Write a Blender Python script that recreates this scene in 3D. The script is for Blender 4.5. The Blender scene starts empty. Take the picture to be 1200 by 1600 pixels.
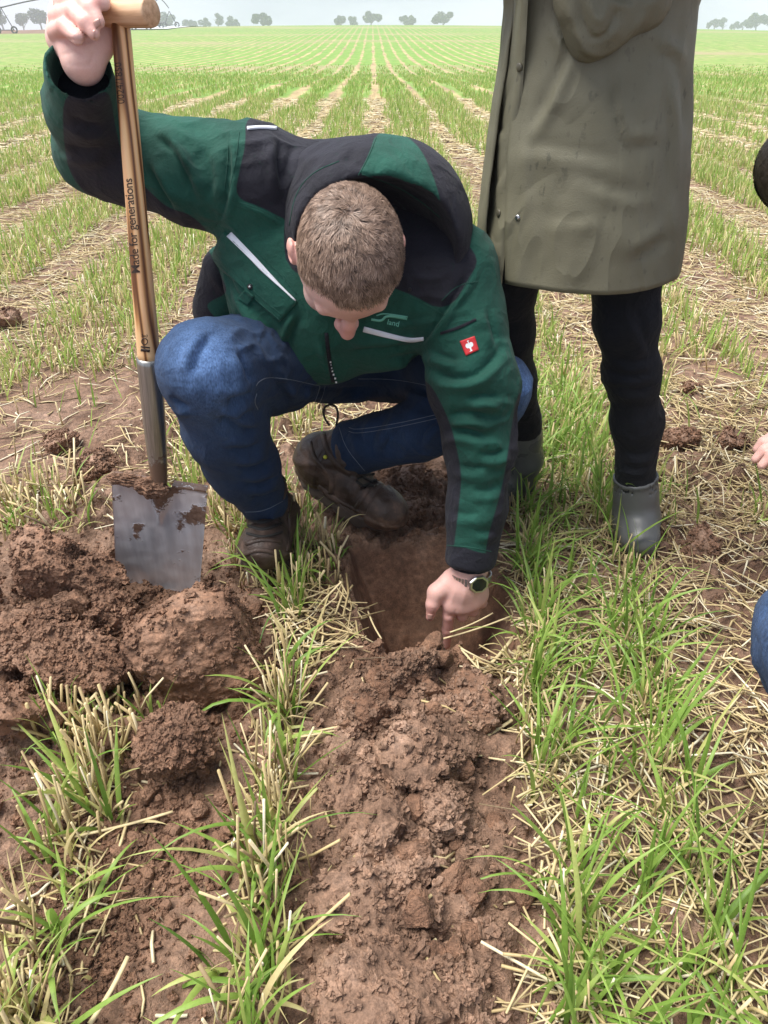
import bpy, math, random
import numpy as np
from mathutils import Vector, Matrix
from mathutils.bvhtree import BVHTree

random.seed(7); rng = np.random.default_rng(7)
scene = bpy.context.scene
COL = scene.collection

# ------------------------------------------------------------------ camera
CAM_H, PITCH, F = 0.93, math.radians(33.0), 26.0/36.0*1600.0
cam_d = bpy.data.cameras.new('camera'); cam = bpy.data.objects.new('camera', cam_d); COL.objects.link(cam)
cam_d.sensor_fit = 'VERTICAL'; cam_d.sensor_height = 36.0; cam_d.sensor_width = 27.0; cam_d.lens = 26.0
cam_d.clip_start = 0.02; cam_d.clip_end = 4000
cam.location = (0, 0, CAM_H); cam.rotation_euler = (math.pi/2-PITCH, 0, 0)
scene.camera = cam

# ------------------------------------------------------------------ sky, sun, exposure
SUN_EL, SUN_AZ = math.radians(69), math.radians(-95)     # azimuth measured from +Y towards +X
world = bpy.data.worlds.new('World'); scene.world = world; world.use_nodes = True
wn, wl = world.node_tree.nodes, world.node_tree.links; wn.clear()
wo = wn.new('ShaderNodeOutputWorld'); bg = wn.new('ShaderNodeBackground')
sky = wn.new('ShaderNodeTexSky'); sky.sky_type = 'NISHITA'; sky.sun_disc = False
sky.sun_elevation = SUN_EL; sky.sun_rotation = SUN_AZ % (2*math.pi)
tc = wn.new('ShaderNodeTexCoord'); mp = wn.new('ShaderNodeMapping'); mp.inputs['Scale'].default_value = (1.6, 1.6, 7.0)
nz = wn.new('ShaderNodeTexNoise'); nz.inputs['Scale'].default_value = 1.7; nz.inputs['Detail'].default_value = 5; nz.inputs['Roughness'].default_value = .5
cr = wn.new('ShaderNodeValToRGB')
cr.color_ramp.elements[0].position = .38; cr.color_ramp.elements[0].color = (2.25, 2.55, 3.25, 1)
cr.color_ramp.elements[1].position = .60; cr.color_ramp.elements[1].color = (3.6, 3.85, 4.5, 1)
mx = wn.new('ShaderNodeMix'); mx.data_type = 'RGBA'; mx.inputs['Factor'].default_value = .90
wl.new(tc.outputs['Generated'], mp.inputs['Vector']); wl.new(mp.outputs['Vector'], nz.inputs['Vector'])
wl.new(nz.outputs['Fac'], cr.inputs['Fac']); wl.new(sky.outputs['Color'], mx.inputs['A']); wl.new(cr.outputs['Color'], mx.inputs['B'])
wl.new(mx.outputs['Result'], bg.inputs['Color']); bg.inputs['Strength'].default_value = .1; world.cycles.sampling_method = 'MANUAL'; world.cycles.sample_map_resolution = 512
wl.new(bg.outputs['Background'], wo.inputs['Surface'])
sun_d = bpy.data.lights.new('sun', 'SUN'); sun = bpy.data.objects.new('sun', sun_d); COL.objects.link(sun)
sun_d.energy = 3.3; sun_d.angle = math.radians(40); sun_d.color = (1, .965, .91)
sdir = Vector((math.sin(SUN_AZ)*math.cos(SUN_EL), math.cos(SUN_AZ)*math.cos(SUN_EL), math.sin(SUN_EL)))
sun.rotation_euler = sdir.to_track_quat('Z', 'Y').to_euler(); sun.location = (-2, 3, 6)
scene.view_settings.view_transform = 'Standard'; scene.view_settings.look = 'None'
scene.view_settings.exposure = 1.17; scene.view_settings.gamma = 1.0; scene.view_settings.use_curve_mapping = False
scene.render.engine = 'CYCLES'
scene.cycles.use_denoising = True; scene.cycles.max_bounces = 4; scene.cycles.diffuse_bounces = 3; scene.cycles.glossy_bounces = 2; scene.cycles.transparent_max_bounces = 4; scene.cycles.caustics_reflective = False; scene.cycles.caustics_refractive = False
scene.cycles.volume_bounces = 2

# ------------------------------------------------------------------ measuring: photo point + distance -> place in the world
CP, SP = math.cos(PITCH), math.sin(PITCH)
RGT, UPV, FWD = np.array([1., 0, 0]), np.array([0, SP, CP]), np.array([0, CP, -SP])
CAMP = np.array([0, 0, CAM_H]); CAMR = np.stack([RGT, UPV, FWD], 1)
def P(u, v, zc): return CAMP + zc*(RGT*((u-600)/F) + UPV*((800-v)/F) + FWD)
def S(px, zc): return px*zc/F
def gz(v, z=0.): return (CAM_H-z)/(SP-(800-v)/F*CP)
def G(u, v, z=0.): return P(u, v, gz(v, z))
def proj(V):
    q = np.asarray(V)-CAMP; zc = q@FWD
    return 600+F*(q@RGT)/zc, 800-F*(q@UPV)/zc, zc
def unit(v): v = np.asarray(v, float); return v/np.linalg.norm(v)

# ------------------------------------------------------------------ noise
_perm = rng.permutation(512).astype(np.int64); _perm = np.concatenate([_perm, _perm, _perm])
_grad = rng.normal(size=(512, 3)); _grad /= np.linalg.norm(_grad, axis=1)[:, None]
def perlin(x, y, z):
    x, y, z = np.broadcast_arrays(np.asarray(x, float), y, z)
    xi, yi, zi = np.floor(x).astype(np.int64), np.floor(y).astype(np.int64), np.floor(z).astype(np.int64)
    xf, yf, zf = x-xi, y-yi, z-zi
    fx, fy, fz = [t*t*t*(t*(t*6-15)+10) for t in (xf, yf, zf)]
    xi &= 511; yi &= 511; zi &= 511
    out = 0
    for dx in (0, 1):
        a = _perm[xi+dx]
        for dy in (0, 1):
            b = _perm[a+((yi+dy) & 511)]
            for dz in (0, 1):
                g = _grad[_perm[b+((zi+dz) & 511)]]
                w = (fx if dx else 1-fx)*(fy if dy else 1-fy)*(fz if dz else 1-fz)
                out = out+w*(g[..., 0]*(xf-dx)+g[..., 1]*(yf-dy)+g[..., 2]*(zf-dz))
    return out*1.5
def fbm(x, y, z, o=4, r=.5):
    s, a = 0, 1.
    for i in range(o):
        s = s+a*perlin(x*2**i+13.7*i, y*2**i+7.1*i, z*2**i); a *= r
    return s
def sstep(a, b, x): t = np.clip((np.asarray(x, float)-a)/(b-a), 0, 1); return t*t*(3-2*t)

# ------------------------------------------------------------------ mesh building
def mkmesh(name, V, faces, smooth=True, attrs=None):
    """V (n,3); faces: list of int arrays (m,k)."""
    V = np.asarray(V, np.float32); faces = [np.asarray(f, np.int32) for f in faces if len(f)]
    me = bpy.data.meshes.new(name)
    nl = sum(f.size for f in faces); npol = sum(len(f) for f in faces)
    me.vertices.add(len(V)); me.vertices.foreach_set('co', V.ravel())
    me.loops.add(nl); me.loops.foreach_set('vertex_index', np.concatenate([f.ravel() for f in faces]))
    tot = np.concatenate([np.full(len(f), f.shape[1], np.int32) for f in faces])
    st = np.concatenate([[0], np.cumsum(tot)[:-1]]).astype(np.int32)
    me.polygons.add(npol); me.polygons.foreach_set('loop_start', st); me.polygons.foreach_set('loop_total', tot)
    me.polygons.foreach_set('use_smooth', np.full(npol, smooth))
    me.update(calc_edges=True)
    for k, a in (attrs or {}).items():
        a = np.asarray(a, np.float32)
        if a.ndim == 1: me.attributes.new(k, 'FLOAT', 'POINT').data.foreach_set('value', a)
        else:
            if a.shape[1] == 3: a = np.concatenate([a, np.ones((len(a), 1), np.float32)], 1)
            me.attributes.new(k, 'FLOAT_COLOR', 'POINT').data.foreach_set('color', a.ravel())
    return me
def obj(name, me, mat=None, parent=None, label=None, cat=None, group=None, kind=None, loc=None):
    o = bpy.data.objects.new(name, me); COL.objects.link(o)
    if mat is not None and me is not None and not len(me.materials): me.materials.append(mat)
    if parent is not None: o.parent = parent
    if label: o['label'] = label
    if cat: o['category'] = cat
    if group: o['group'] = group
    if kind: o['kind'] = kind
    if loc is not None: o.location = loc
    return o
def recenter(V, c): return np.asarray(V)-np.asarray(c)

class MB:
    """collects pieces into one mesh"""
    def __init__(s): s.V = []; s.Fq = []; s.Ft = []; s.n = 0; s.A = []
    def add(s, V, quads=None, tris=None, a=0.):
        V = np.asarray(V, float)
        if quads is not None and len(quads): s.Fq.append(np.asarray(quads)+s.n)
        if tris is not None and len(tris): s.Ft.append(np.asarray(tris)+s.n)
        s.V.append(V); s.A.append(np.broadcast_to(np.asarray(a, float), (len(V),)).copy()); s.n += len(V)
    def mesh(s, name, smooth=True, attr=None):
        fs = []
        if s.Fq: fs.append(np.concatenate(s.Fq))
        if s.Ft: fs.append(np.concatenate(s.Ft))
        return mkmesh(name, np.concatenate(s.V), fs, smooth, {attr: np.concatenate(s.A)} if attr else None)
def gridquads(n, m, wrap=False):
    i, j = np.meshgrid(np.arange(n-1), np.arange(m if wrap else m-1), indexing='ij')
    j2 = (j+1) % m
    return np.stack([i*m+j, i*m+j2, (i+1)*m+j2, (i+1)*m+j], -1).reshape(-1, 4)
def frame_along(pts):
    pts = np.asarray(pts, float); t = np.gradient(pts, axis=0); t /= np.linalg.norm(t, axis=1)[:, None]+1e-12
    ref = np.array([0, 0, 1.]) if abs(t[0, 2]) < .9 else np.array([1., 0, 0])
    N = []; n = ref-t[0]*(ref@t[0])
    for k in range(len(pts)):
        n = n-t[k]*(n@t[k]); n /= np.linalg.norm(n)+1e-12; N.append(n)
    N = np.array(N); return t, N, np.cross(t, N)
def tube(pts, rad, seg=10, cap=True):
    pts = np.asarray(pts, float); n = len(pts); rad = np.broadcast_to(np.asarray(rad, float), (n,))
    t, N, B = frame_along(pts); a = np.linspace(0, 2*np.pi, seg, endpoint=False)
    V = pts[:, None]+rad[:, None, None]*(np.cos(a)[None, :, None]*N[:, None]+np.sin(a)[None, :, None]*B[:, None])
    V = V.reshape(-1, 3); q = gridquads(n, seg, True); tr = []
    if cap:
        V = np.concatenate([V, pts[:1], pts[-1:]]); c0, c1 = n*seg, n*seg+1
        k = np.arange(seg); k2 = (k+1) % seg
        tr = np.concatenate([np.stack([np.full(seg, c0), k2, k], 1), np.stack([np.full(seg, c1), (n-1)*seg+k, (n-1)*seg+k2], 1)])
    return V, q, tr
def box(c, size, R=np.eye(3)):
    s = np.array(size)/2; V = np.array([[x, y, z] for x in (-1, 1) for y in (-1, 1) for z in (-1, 1)])*s
    q = np.array([[0, 1, 3, 2], [4, 6, 7, 5], [0, 4, 5, 1], [2, 3, 7, 6], [0, 2, 6, 4], [1, 5, 7, 3]])
    return V@np.asarray(R).T+np.asarray(c), q
def normals(V, Q):
    n = np.cross(V[Q[:, 2]]-V[Q[:, 0]], V[Q[:, 3 % Q.shape[1]]]-V[Q[:, 1]]) if Q.shape[1] == 4 else np.cross(V[Q[:, 1]]-V[Q[:, 0]], V[Q[:, 2]]-V[Q[:, 0]])
    N = np.zeros_like(V)
    for k in range(Q.shape[1]):
        for d in range(3): N[:, d] += np.bincount(Q[:, k], n[:, d], len(V))
    return N/(np.linalg.norm(N, axis=1)[:, None]+1e-12)
def relax(V, Q, it=2, lam=.5):
    V = V.copy()
    e = np.concatenate([Q[:, [k, (k+1) % Q.shape[1]]] for k in range(Q.shape[1])])
    cnt = np.bincount(e[:, 0], minlength=len(V))+np.bincount(e[:, 1], minlength=len(V))+1e-9
    for _ in range(it):
        for d in range(3):
            s = np.bincount(e[:, 0], V[e[:, 1], d], len(V))+np.bincount(e[:, 1], V[e[:, 0], d], len(V))
            V[:, d] += lam*(s/cnt-V[:, d])
    return V

# ------------------------------------------------------------------ solid modelling on a grid (round cones, ellipsoids, smooth joins)
class Vol:
    def __init__(s, lo, hi, h):
        s.lo = np.array(lo, float); s.h = h; s.n = np.ceil((np.array(hi)-s.lo)/h).astype(int)+1
        s.f = np.full(s.n, .5, np.float32)
    def box(s, lo, hi):
        a = np.clip(np.floor((np.array(lo)-s.lo)/s.h).astype(int), 0, s.n); b = np.clip(np.ceil((np.array(hi)-s.lo)/s.h).astype(int)+1, 0, s.n)
        sl = tuple(slice(i, j) for i, j in zip(a, b))
        g = [(np.arange(a[d], b[d])*s.h+s.lo[d]).astype(np.float32).reshape([-1 if k == d else 1 for k in range(3)]) for d in range(3)]
        return sl, g
    def join(s, sl, d, k, op):
        f = s.f[sl]
        if op == 'u':
            if k > 0:
                h = np.clip(.5+.5*(f-d)/k, 0, 1); r = f+(d-f)*h-k*h*(1-h)
            else: r = np.minimum(f, d)
        else:
            d = -d
            if k > 0:
                h = np.clip(.5-.5*(f-d)/k, 0, 1); r = f+(d-f)*h+k*h*(1-h)
            else: r = np.maximum(f, d)
        s.f[sl] = r
    def cone(s, a, b, ra, rb, k=.01, op='u'):
        a, b = np.asarray(a, float), np.asarray(b, float); R = max(ra, rb)+k+3*s.h
        sl, g = s.box(np.minimum(a, b)-R, np.maximum(a, b)+R)
        ba = b-a; L = ba@ba+1e-12
        p = [g[i]-np.float32(a[i]) for i in range(3)]
        t = np.clip((p[0]*np.float32(ba[0])+p[1]*np.float32(ba[1])+p[2]*np.float32(ba[2]))/np.float32(L), 0, 1)
        d = np.sqrt((p[0]-t*np.float32(ba[0]))**2+(p[1]-t*np.float32(ba[1]))**2+(p[2]-t*np.float32(ba[2]))**2)-(np.float32(ra)+np.float32(rb-ra)*t)
        s.join(sl, d, k, op); return s
    def chain(s, pts, k=.01, op='u'):
        """pts: list of (pos, radius)"""
        for (a, ra), (b, rb) in zip(pts[:-1], pts[1:]): s.cone(a, b, ra, rb, k, op)
        return s
    def ell(s, c, r, R=np.eye(3), k=.01, op='u'):
        c, r = np.asarray(c, float), np.asarray(r, float); ext = np.abs(R)@r+k+3*s.h
        sl, g = s.box(c-ext, c+ext); p = [g[i]-np.float32(c[i]) for i in range(3)]
        k0 = k1 = np.float32(0)
        for j in range(3):
            q = p[0]*np.float32(R[0, j])+p[1]*np.float32(R[1, j])+p[2]*np.float32(R[2, j])
            k0 = k0+(q/np.float32(r[j]))**2; k1 = k1+(q/np.float32(r[j]**2))**2
        k0 = np.sqrt(k0); d = k0*(k0-1)/np.maximum(np.sqrt(k1), 1e-6)
        s.join(sl, d, k, op); return s
    def cut(s, c, n, rad):
        """remove what lies beyond the plane through c with normal n, within rad of c"""
        c, n = np.asarray(c, float), unit(n); sl, g = s.box(c-rad, c+rad); p = [g[i]-np.float32(c[i]) for i in range(3)]
        d = p[0]*np.float32(n[0])+p[1]*np.float32(n[1])+p[2]*np.float32(n[2])
        s.f[sl] = np.where(p[0]**2+p[1]**2+p[2]**2 < rad*rad, np.maximum(s.f[sl], d), s.f[sl]); return s
    def mesh(s, it=2):
        f = s.f; f[0] = f[-1] = .5; f[:, 0] = f[:, -1] = .5; f[:, :, 0] = f[:, :, -1] = .5
        neg = f < 0; c = np.zeros(np.array(f.shape)-1, np.uint8)
        n0, n1, n2 = c.shape
        for i in (0, 1):
            for j in (0, 1):
                for k in (0, 1): c += neg[i:i+n0, j:j+n1, k:k+n2]
        cells = np.argwhere((c > 0) & (c < 8)); idx = np.full(c.shape, -1, np.int32)
        idx[cells[:, 0], cells[:, 1], cells[:, 2]] = np.arange(len(cells))
        cor = {o: f[cells[:, 0]+o[0], cells[:, 1]+o[1], cells[:, 2]+o[2]] for o in [(i, j, k) for i in (0, 1) for j in (0, 1) for k in (0, 1)]}
        acc = np.zeros((len(cells), 3)); cnt = np.zeros(len(cells))
        for o in cor:
            for d in range(3):
                if o[d]: continue
                o2 = list(o); o2[d] = 1; a, b = cor[o], cor[tuple(o2)]; m = (a < 0) != (b < 0)
                t = np.where(m, a/np.where(m, a-b, 1), 0); p = np.array(o, float)[None]+0*acc; p[:, d] += t
                acc += np.where(m[:, None], p, 0); cnt += m
        V = s.lo+s.h*(cells+acc/cnt[:, None]); Q = []
        for d in range(3):
            e, g = (d+1) % 3, (d+2) % 3
            A = [slice(None)]*3; B = [slice(None)]*3; A[d] = slice(0, -1); B[d] = slice(1, None)
            ed = np.argwhere(neg[tuple(A)] != neg[tuple(B)]); ed = ed[(ed[:, e] > 0) & (ed[:, g] > 0) & (ed[:, e] < c.shape[e]) & (ed[:, g] < c.shape[g])]
            def at(de, dg):
                q = ed.copy(); q[:, e] += de; q[:, g] += dg; return idx[q[:, 0], q[:, 1], q[:, 2]]
            q = np.stack([at(-1, -1), at(0, -1), at(0, 0), at(-1, 0)], 1)
            fl = ~neg[ed[:, 0], ed[:, 1], ed[:, 2]]; q[fl] = q[fl][:, ::-1]; Q.append(q)
        Q = np.concatenate(Q); Q = Q[(Q >= 0).all(1)]
        return relax(V, Q, it), Q

# ------------------------------------------------------------------ working on finished surfaces
def dist_poly(u, v, pts, closed=False):
    pts = np.asarray(pts, float); D = np.full(u.shape, 1e9)
    n = len(pts); rngk = range(n if closed else n-1)
    for k in rngk:
        a, b = pts[k], pts[(k+1) % n]; ab = b-a
        t = np.clip(((u-a[0])*ab[0]+(v-a[1])*ab[1])/(ab@ab+1e-9), 0, 1)
        D = np.minimum(D, np.hypot(u-a[0]-t*ab[0], v-a[1]-t*ab[1]))
    return D
def inside_poly(u, v, pts):
    pts = np.asarray(pts, float); r = np.zeros(u.shape, bool); n = len(pts)
    for k in range(n):
        (x1, y1), (x2, y2) = pts[k], pts[(k+1) % n]
        c = ((y1 > v) != (y2 > v)) & (u < (x2-x1)*(v-y1)/(y2-y1+1e-12)+x1); r ^= c
    return r
def sd_polys(V, polys):
    """signed distance (m, positive inside) of points to outlines traced on the garment's front"""
    u, v, zc = proj(V); best = np.full(len(V), -1.)
    for p in polys:
        p = smooth_line(p, closed=True) if len(p) > 4 else p
        d = dist_poly(u, v, p, True); best = np.maximum(best, np.where(inside_poly(u, v, p), d, -d)*zc/F)
    return best
def smooth_line(p, closed=False, it=2):
    p = np.asarray(p, float)
    for _ in range(it):
        q = []; n = len(p)
        if not closed: q.append(p[0])
        for k in range(n if closed else n-1):
            a, b = p[k], p[(k+1) % n]; q += [.75*a+.25*b, .25*a+.75*b]
        if not closed: q.append(p[-1])
        p = np.array(q)
    return p
FOLD = 1.0
def folds(V, Q, strokes):
    """cloth folds: (line, width px, height mm) pushes the front surface along its normal"""
    N = normals(V, Q); u, v, zc = proj(V); w0 = CAMP-V; w0 /= np.linalg.norm(w0, axis=1)[:, None]
    face = sstep(-.1, .35, (N*w0).sum(1)); D = np.zeros(len(V))
    for line, w, mm in strokes:
        line = smooth_line(line); lo, hi = line.min(0)-3*w, line.max(0)+3*w
        m = (u > lo[0]) & (u < hi[0]) & (v > lo[1]) & (v < hi[1])
        if not m.any(): continue
        d = dist_poly(u[m], v[m], line)
        L = np.r_[0, np.cumsum(np.hypot(*np.diff(line, axis=0).T))]; 
        e0 = np.hypot(u[m]-line[0, 0], v[m]-line[0, 1]); e1 = np.hypot(u[m]-line[-1, 0], v[m]-line[-1, 1])
        taper = sstep(0, .3*L[-1], e0)*sstep(0, .3*L[-1], e1)*.8+.2
        D[m] += mm*.001*(np.exp(-(d/w)**2) if mm > 0 else np.exp(-(d/(w*.8))**1.15))*taper*FOLD
    return V+N*(D*face)[:, None]
def bvh(V, Q): return BVHTree.FromPolygons([tuple(p) for p in V.tolist()], Q.tolist())
def hit(tree, u, v):
    d = P(u, v, 1.)-CAMP; h = tree.ray_cast(Vector(CAMP), Vector(d).normalized())
    return (np.array(h[0]), np.array(h[1])) if h[0] is not None else None
def patch(tree, UV, off=.0015, thick=.003, depth_lim=None):
    """a thin cloth or badge piece lying on a surface; UV (n,m,2)"""
    n, m = UV.shape[:2]; Pt = np.full((n, m, 3), np.nan); Nn = np.zeros((n, m, 3))
    for i in range(n):
        for j in range(m):
            h = hit(tree, *UV[i, j])
            if h: Pt[i, j], Nn[i, j] = h
    bad = np.isnan(Pt[..., 0])
    if depth_lim:
        zz = (np.nan_to_num(Pt)-CAMP)@FWD; bad |= (zz < depth_lim[0]) | (zz > depth_lim[1])
    if bad.any():
        gi, gj = np.where(~bad)
        for i, j in zip(*np.where(bad)):
            k = np.argmin((gi-i)**2+(gj-j)**2); zc = (Pt[gi[k], gj[k]]-CAMP)@FWD
            Pt[i, j] = P(*UV[i, j], zc); Nn[i, j] = Nn[gi[k], gj[k]]
    for _ in range(2):
        K = Nn.copy(); K[1:] += Nn[:-1]; K[:-1] += Nn[1:]; K[:, 1:] += Nn[:, :-1]; K[:, :-1] += Nn[:, 1:]
        Nn = K/np.linalg.norm(K, axis=2)[..., None]
    top = (Pt+Nn*(off+thick)).reshape(-1, 3); bot = (Pt-Nn*.002).reshape(-1, 3); q = gridquads(n, m)
    rim = [i*m for i in range(n)]+[(n-1)*m+j for j in range(1, m)]+[i*m+m-1 for i in range(n-2, -1, -1)]+[j for j in range(m-2, 0, -1)]
    rim = np.array(rim); r2 = np.roll(rim, -1); K = n*m
    side = np.stack([rim, rim+K, r2+K, r2], 1)
    # orient faces outward
    f = np.cross(top[q[0, 1]]-top[q[0, 0]], top[q[0, 3]]-top[q[0, 0]])
    if f@Nn.reshape(-1, 3)[0] < 0: q = q[:, ::-1]; side = side[:, ::-1]
    return np.concatenate([top, bot]), np.concatenate([q, side[:, ::-1]])
def quad_uv(q, n=10, m=10):
    q = np.asarray(q, float); s = np.linspace(0, 1, n)[:, None, None]; t = np.linspace(0, 1, m)[None, :, None]
    return (q[0]*(1-s)+q[3]*s)*(1-t)+(q[1]*(1-s)+q[2]*s)*t
def ribbon_uv(line, w, n=None, m=4):
    line = smooth_line(line); n = n or len(line)
    L = np.r_[0, np.cumsum(np.hypot(*np.diff(line, axis=0).T))]; s = np.linspace(0, L[-1], n)
    c = np.stack([np.interp(s, L, line[:, 0]), np.interp(s, L, line[:, 1])], 1); t = np.gradient(c, axis=0); t /= np.linalg.norm(t, axis=1)[:, None]
    nn = np.stack([-t[:, 1], t[:, 0]], 1); w = np.interp(np.linspace(0, 1, n), np.linspace(0, 1, np.size(w)), np.atleast_1d(w)) if np.size(w) > 1 else np.full(n, float(w))
    return c[:, None]+nn[:, None]*(np.linspace(-.5, .5, m)[None, :]*w[:, None])[..., None]
def seam(tree, line, r=.0012, off=.0006, n=40):
    line = smooth_line(line); L = np.r_[0, np.cumsum(np.hypot(*np.diff(line, axis=0).T))]; s = np.linspace(0, L[-1], n); pts = []
    for a, b in zip(np.interp(s, L, line[:, 0]), np.interp(s, L, line[:, 1])):
        h = hit(tree, a, b)
        if h: pts.append(h[0]+h[1]*off)
    return tube(np.array(pts), r, 5)
def text_on(tree, txt, origin, along, size, off=.0005, bold=.0, spacing=1.0):
    """lettering that lies on a surface: origin and direction as seen, size = letter height in px"""
    cu = bpy.data.curves.new('lettering', 'FONT'); cu.body = txt; cu.size = 1.0; cu.resolution_u = 3; cu.offset = bold; cu.space_character = spacing
    o = bpy.data.objects.new('lettering_tmp', cu); COL.objects.link(o)
    bpy.context.view_layer.update(); me = bpy.data.meshes.new_from_object(o.evaluated_get(bpy.context.evaluated_depsgraph_get()))
    bpy.data.objects.remove(o); V = np.empty(len(me.vertices)*3, np.float32); me.vertices.foreach_get('co', V); V = V.reshape(-1, 3)
    a = unit(along); b = np.array([a[1], -a[0]]); k = size/.72
    import bmesh
    bm = bmesh.new(); bm.from_mesh(me); bmesh.ops.triangulate(bm, faces=bm.faces[:])
    for _ in range(3):
        lng = [e for e in bm.edges if e.calc_length() > .16]
        if lng: bmesh.ops.subdivide_edges(bm, edges=lng, cuts=1); bmesh.ops.triangulate(bm, faces=bm.faces[:])
    bm.to_mesh(me); bm.free(); V = np.empty(len(me.vertices)*3, np.float32); me.vertices.foreach_get('co', V); V = V.reshape(-1, 3)
    out = []
    for x, y, _ in V:
        uv = np.array(origin)+a*x*k+b*y*k; h = hit(tree, *uv)
        out.append(h[0]+h[1]*off if h else P(uv[0], uv[1], 1.))
    for i, p in enumerate(out): me.vertices[i].co = p
    me.update(); return me
HAZE = True
# ------------------------------------------------------------------ materials
class NT:
    def __init__(s, name):
        s.m = bpy.data.materials.new(name); s.m.use_nodes = True; s.n = s.m.node_tree.nodes; s.l = s.m.node_tree.links
        s.b = s.n['Principled BSDF']; s.out = s.n['Material Output']
        s.pos = s.n.new('ShaderNodeNewGeometry').outputs['Position']
        s.objc = s.n.new('ShaderNodeTexCoord').outputs['Object']
    def noise(s, scale, detail=4, rough=.55, vec=None, dist=0.):
        t = s.n.new('ShaderNodeTexNoise'); t.inputs['Scale'].default_value = scale; t.inputs['Detail'].default_value = detail
        t.inputs['Roughness'].default_value = rough; t.inputs['Distortion'].default_value = dist
        s.l.new(vec or s.objc, t.inputs['Vector']); return t.outputs['Fac']
    def vor(s, scale, vec=None, feature='F1'):
        t = s.n.new('ShaderNodeTexVoronoi'); t.inputs['Scale'].default_value = scale; t.feature = feature
        s.l.new(vec or s.objc, t.inputs['Vector']); return t.outputs['Distance']
    def scale(s, v, sc):
        t = s.n.new('ShaderNodeMapping'); t.inputs['Scale'].default_value = sc; s.l.new(v, t.inputs['Vector']); return t.outputs['Vector']
    def ramp(s, f, stops, interp='LINEAR'):
        t = s.n.new('ShaderNodeValToRGB'); e = t.color_ramp.elements; t.color_ramp.interpolation = interp
        while len(e) < len(stops): e.new(.5)
        for k, (p, c) in enumerate(stops):
            e[k].position = p; c = (c, c, c) if np.isscalar(c) else c; e[k].color = (*c, 1)
        s.l.new(f, t.inputs['Fac']); return t.outputs['Color']
    def mix(s, f, a, b, mode='MIX'):
        t = s.n.new('ShaderNodeMix'); t.data_type = 'RGBA'; t.blend_type = mode
        for sock, x in ((t.inputs['Factor'], f), (t.inputs['A'], a), (t.inputs['B'], b)):
            if hasattr(x, 'is_linked'): s.l.new(x, sock)
            elif np.isscalar(x): sock.default_value = x
            else: sock.default_value = (*x, 1)
        return t.outputs['Result']
    def math(s, op, a, b=0., clamp=False):
        t = s.n.new('ShaderNodeMath'); t.operation = op; t.use_clamp = clamp
        for sock, x in ((t.inputs[0], a), (t.inputs[1], b)):
            if hasattr(x, 'is_linked'): s.l.new(x, sock)
            else: sock.default_value = x
        return t.outputs[0]
    def attr(s, name, out='Fac'):
        t = s.n.new('ShaderNodeAttribute'); t.attribute_name = name; return t.outputs[out]
    def sep(s, v):
        t = s.n.new('ShaderNodeSeparateXYZ'); s.l.new(v, t.inputs[0]); return t.outputs
    def bump(s, h, strength=.3, dist=.002):
        t = s.n.new('ShaderNodeBump'); t.inputs['Strength'].default_value = strength; t.inputs['Distance'].default_value = dist
        s.l.new(h, t.inputs['Height']); s.l.new(t.outputs['Normal'], s.b.inputs['Normal']); return t
    def set(s, **k):
        for n, v in k.items():
            sock = s.b.inputs[{'color': 'Base Color', 'rough': 'Roughness', 'metal': 'Metallic', 'spec': 'Specular IOR Level', 'sheen': 'Sheen Weight', 'sheen_rough': 'Sheen Roughness', 'coat': 'Coat Weight', 'sss': 'Subsurface Weight', 'alpha': 'Alpha'}[n]]
            if hasattr(v, 'is_linked'): s.l.new(v, sock)
            elif np.isscalar(v): sock.default_value = v
            else: sock.default_value = (*v, 1)
        return s
M = {}
def plain(name, col, rough=.6, metal=0., spec=.5, var=.15, sc=60., bump=0.):
    t = NT(name); n = t.noise(sc, 4); c = np.array(col)
    t.set(color=t.ramp(n, [(.3, tuple(c*(1-var))), (.7, tuple(np.minimum(c*(1+var), 1)))]), rough=rough, metal=metal, spec=spec)
    if bump: t.bump(n, bump, .001)
    M[name] = t.m; return t.m

GREY = [(.120, .068, .043), (.205, .122, .080), (.30, .190, .132)]; RED = [(.112, .057, .034), (.195, .105, .063), (.285, .168, .110)]
def soil_mat(name, tone, bd=.0050, pk=.45, dug=False):
    t = NT(name); v = t.pos; a = t.noise(9., 5, .6, v); b = t.noise(70., 5, .65, v); c = t.noise(420., 3, .6, v)
    base = t.ramp(a, [(.32, tone[0]), (.52, tone[1]), (.72, tone[2])])
    if dug: base = t.mix(t.attr('dug'), base, t.ramp(a, [(.32, RED[0]), (.52, RED[1]), (.72, RED[2])]))
    base = t.mix(.65, base, t.ramp(b, [(.3, .20), (.5, .50), (.70, .92)]), 'OVERLAY'); col = t.mix(.5, base, t.ramp(c, [(.3, .22), (.7, .82)]), 'OVERLAY')
    pale = t.ramp(t.noise(5., 3, .5, v), [(.52, 0.), (.66, 1.)])
    col = t.mix(t.math('MULTIPLY', pale, pk), col, tuple(np.array(tone[2])*1.1))
    t.set(color=col, rough=t.ramp(a, [(.35, .92), (.65, .55)]), spec=.4)
    t.bump(t.math('ADD', t.math('ADD', t.math('MULTIPLY', b, 1.6), t.math('MULTIPLY', c, .8)), t.math('MULTIPLY', t.vor(150., v), -.7)), .9, bd)
    if dug:
        bn = [n for n in t.n if n.bl_idname == 'ShaderNodeBump'][0]; t.l.new(t.math('SUBTRACT', .9, t.math('MULTIPLY', t.attr('pit'), .7)), bn.inputs['Strength'])
    M[name] = t.m; return t.m
soil_mat('soil', GREY, pk=.3, dug=True); soil_mat('dug_soil', RED); soil_mat('soil_smooth', GREY, .0020, .5); soil_mat('dug_smooth', RED, .0020, .55)

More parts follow.
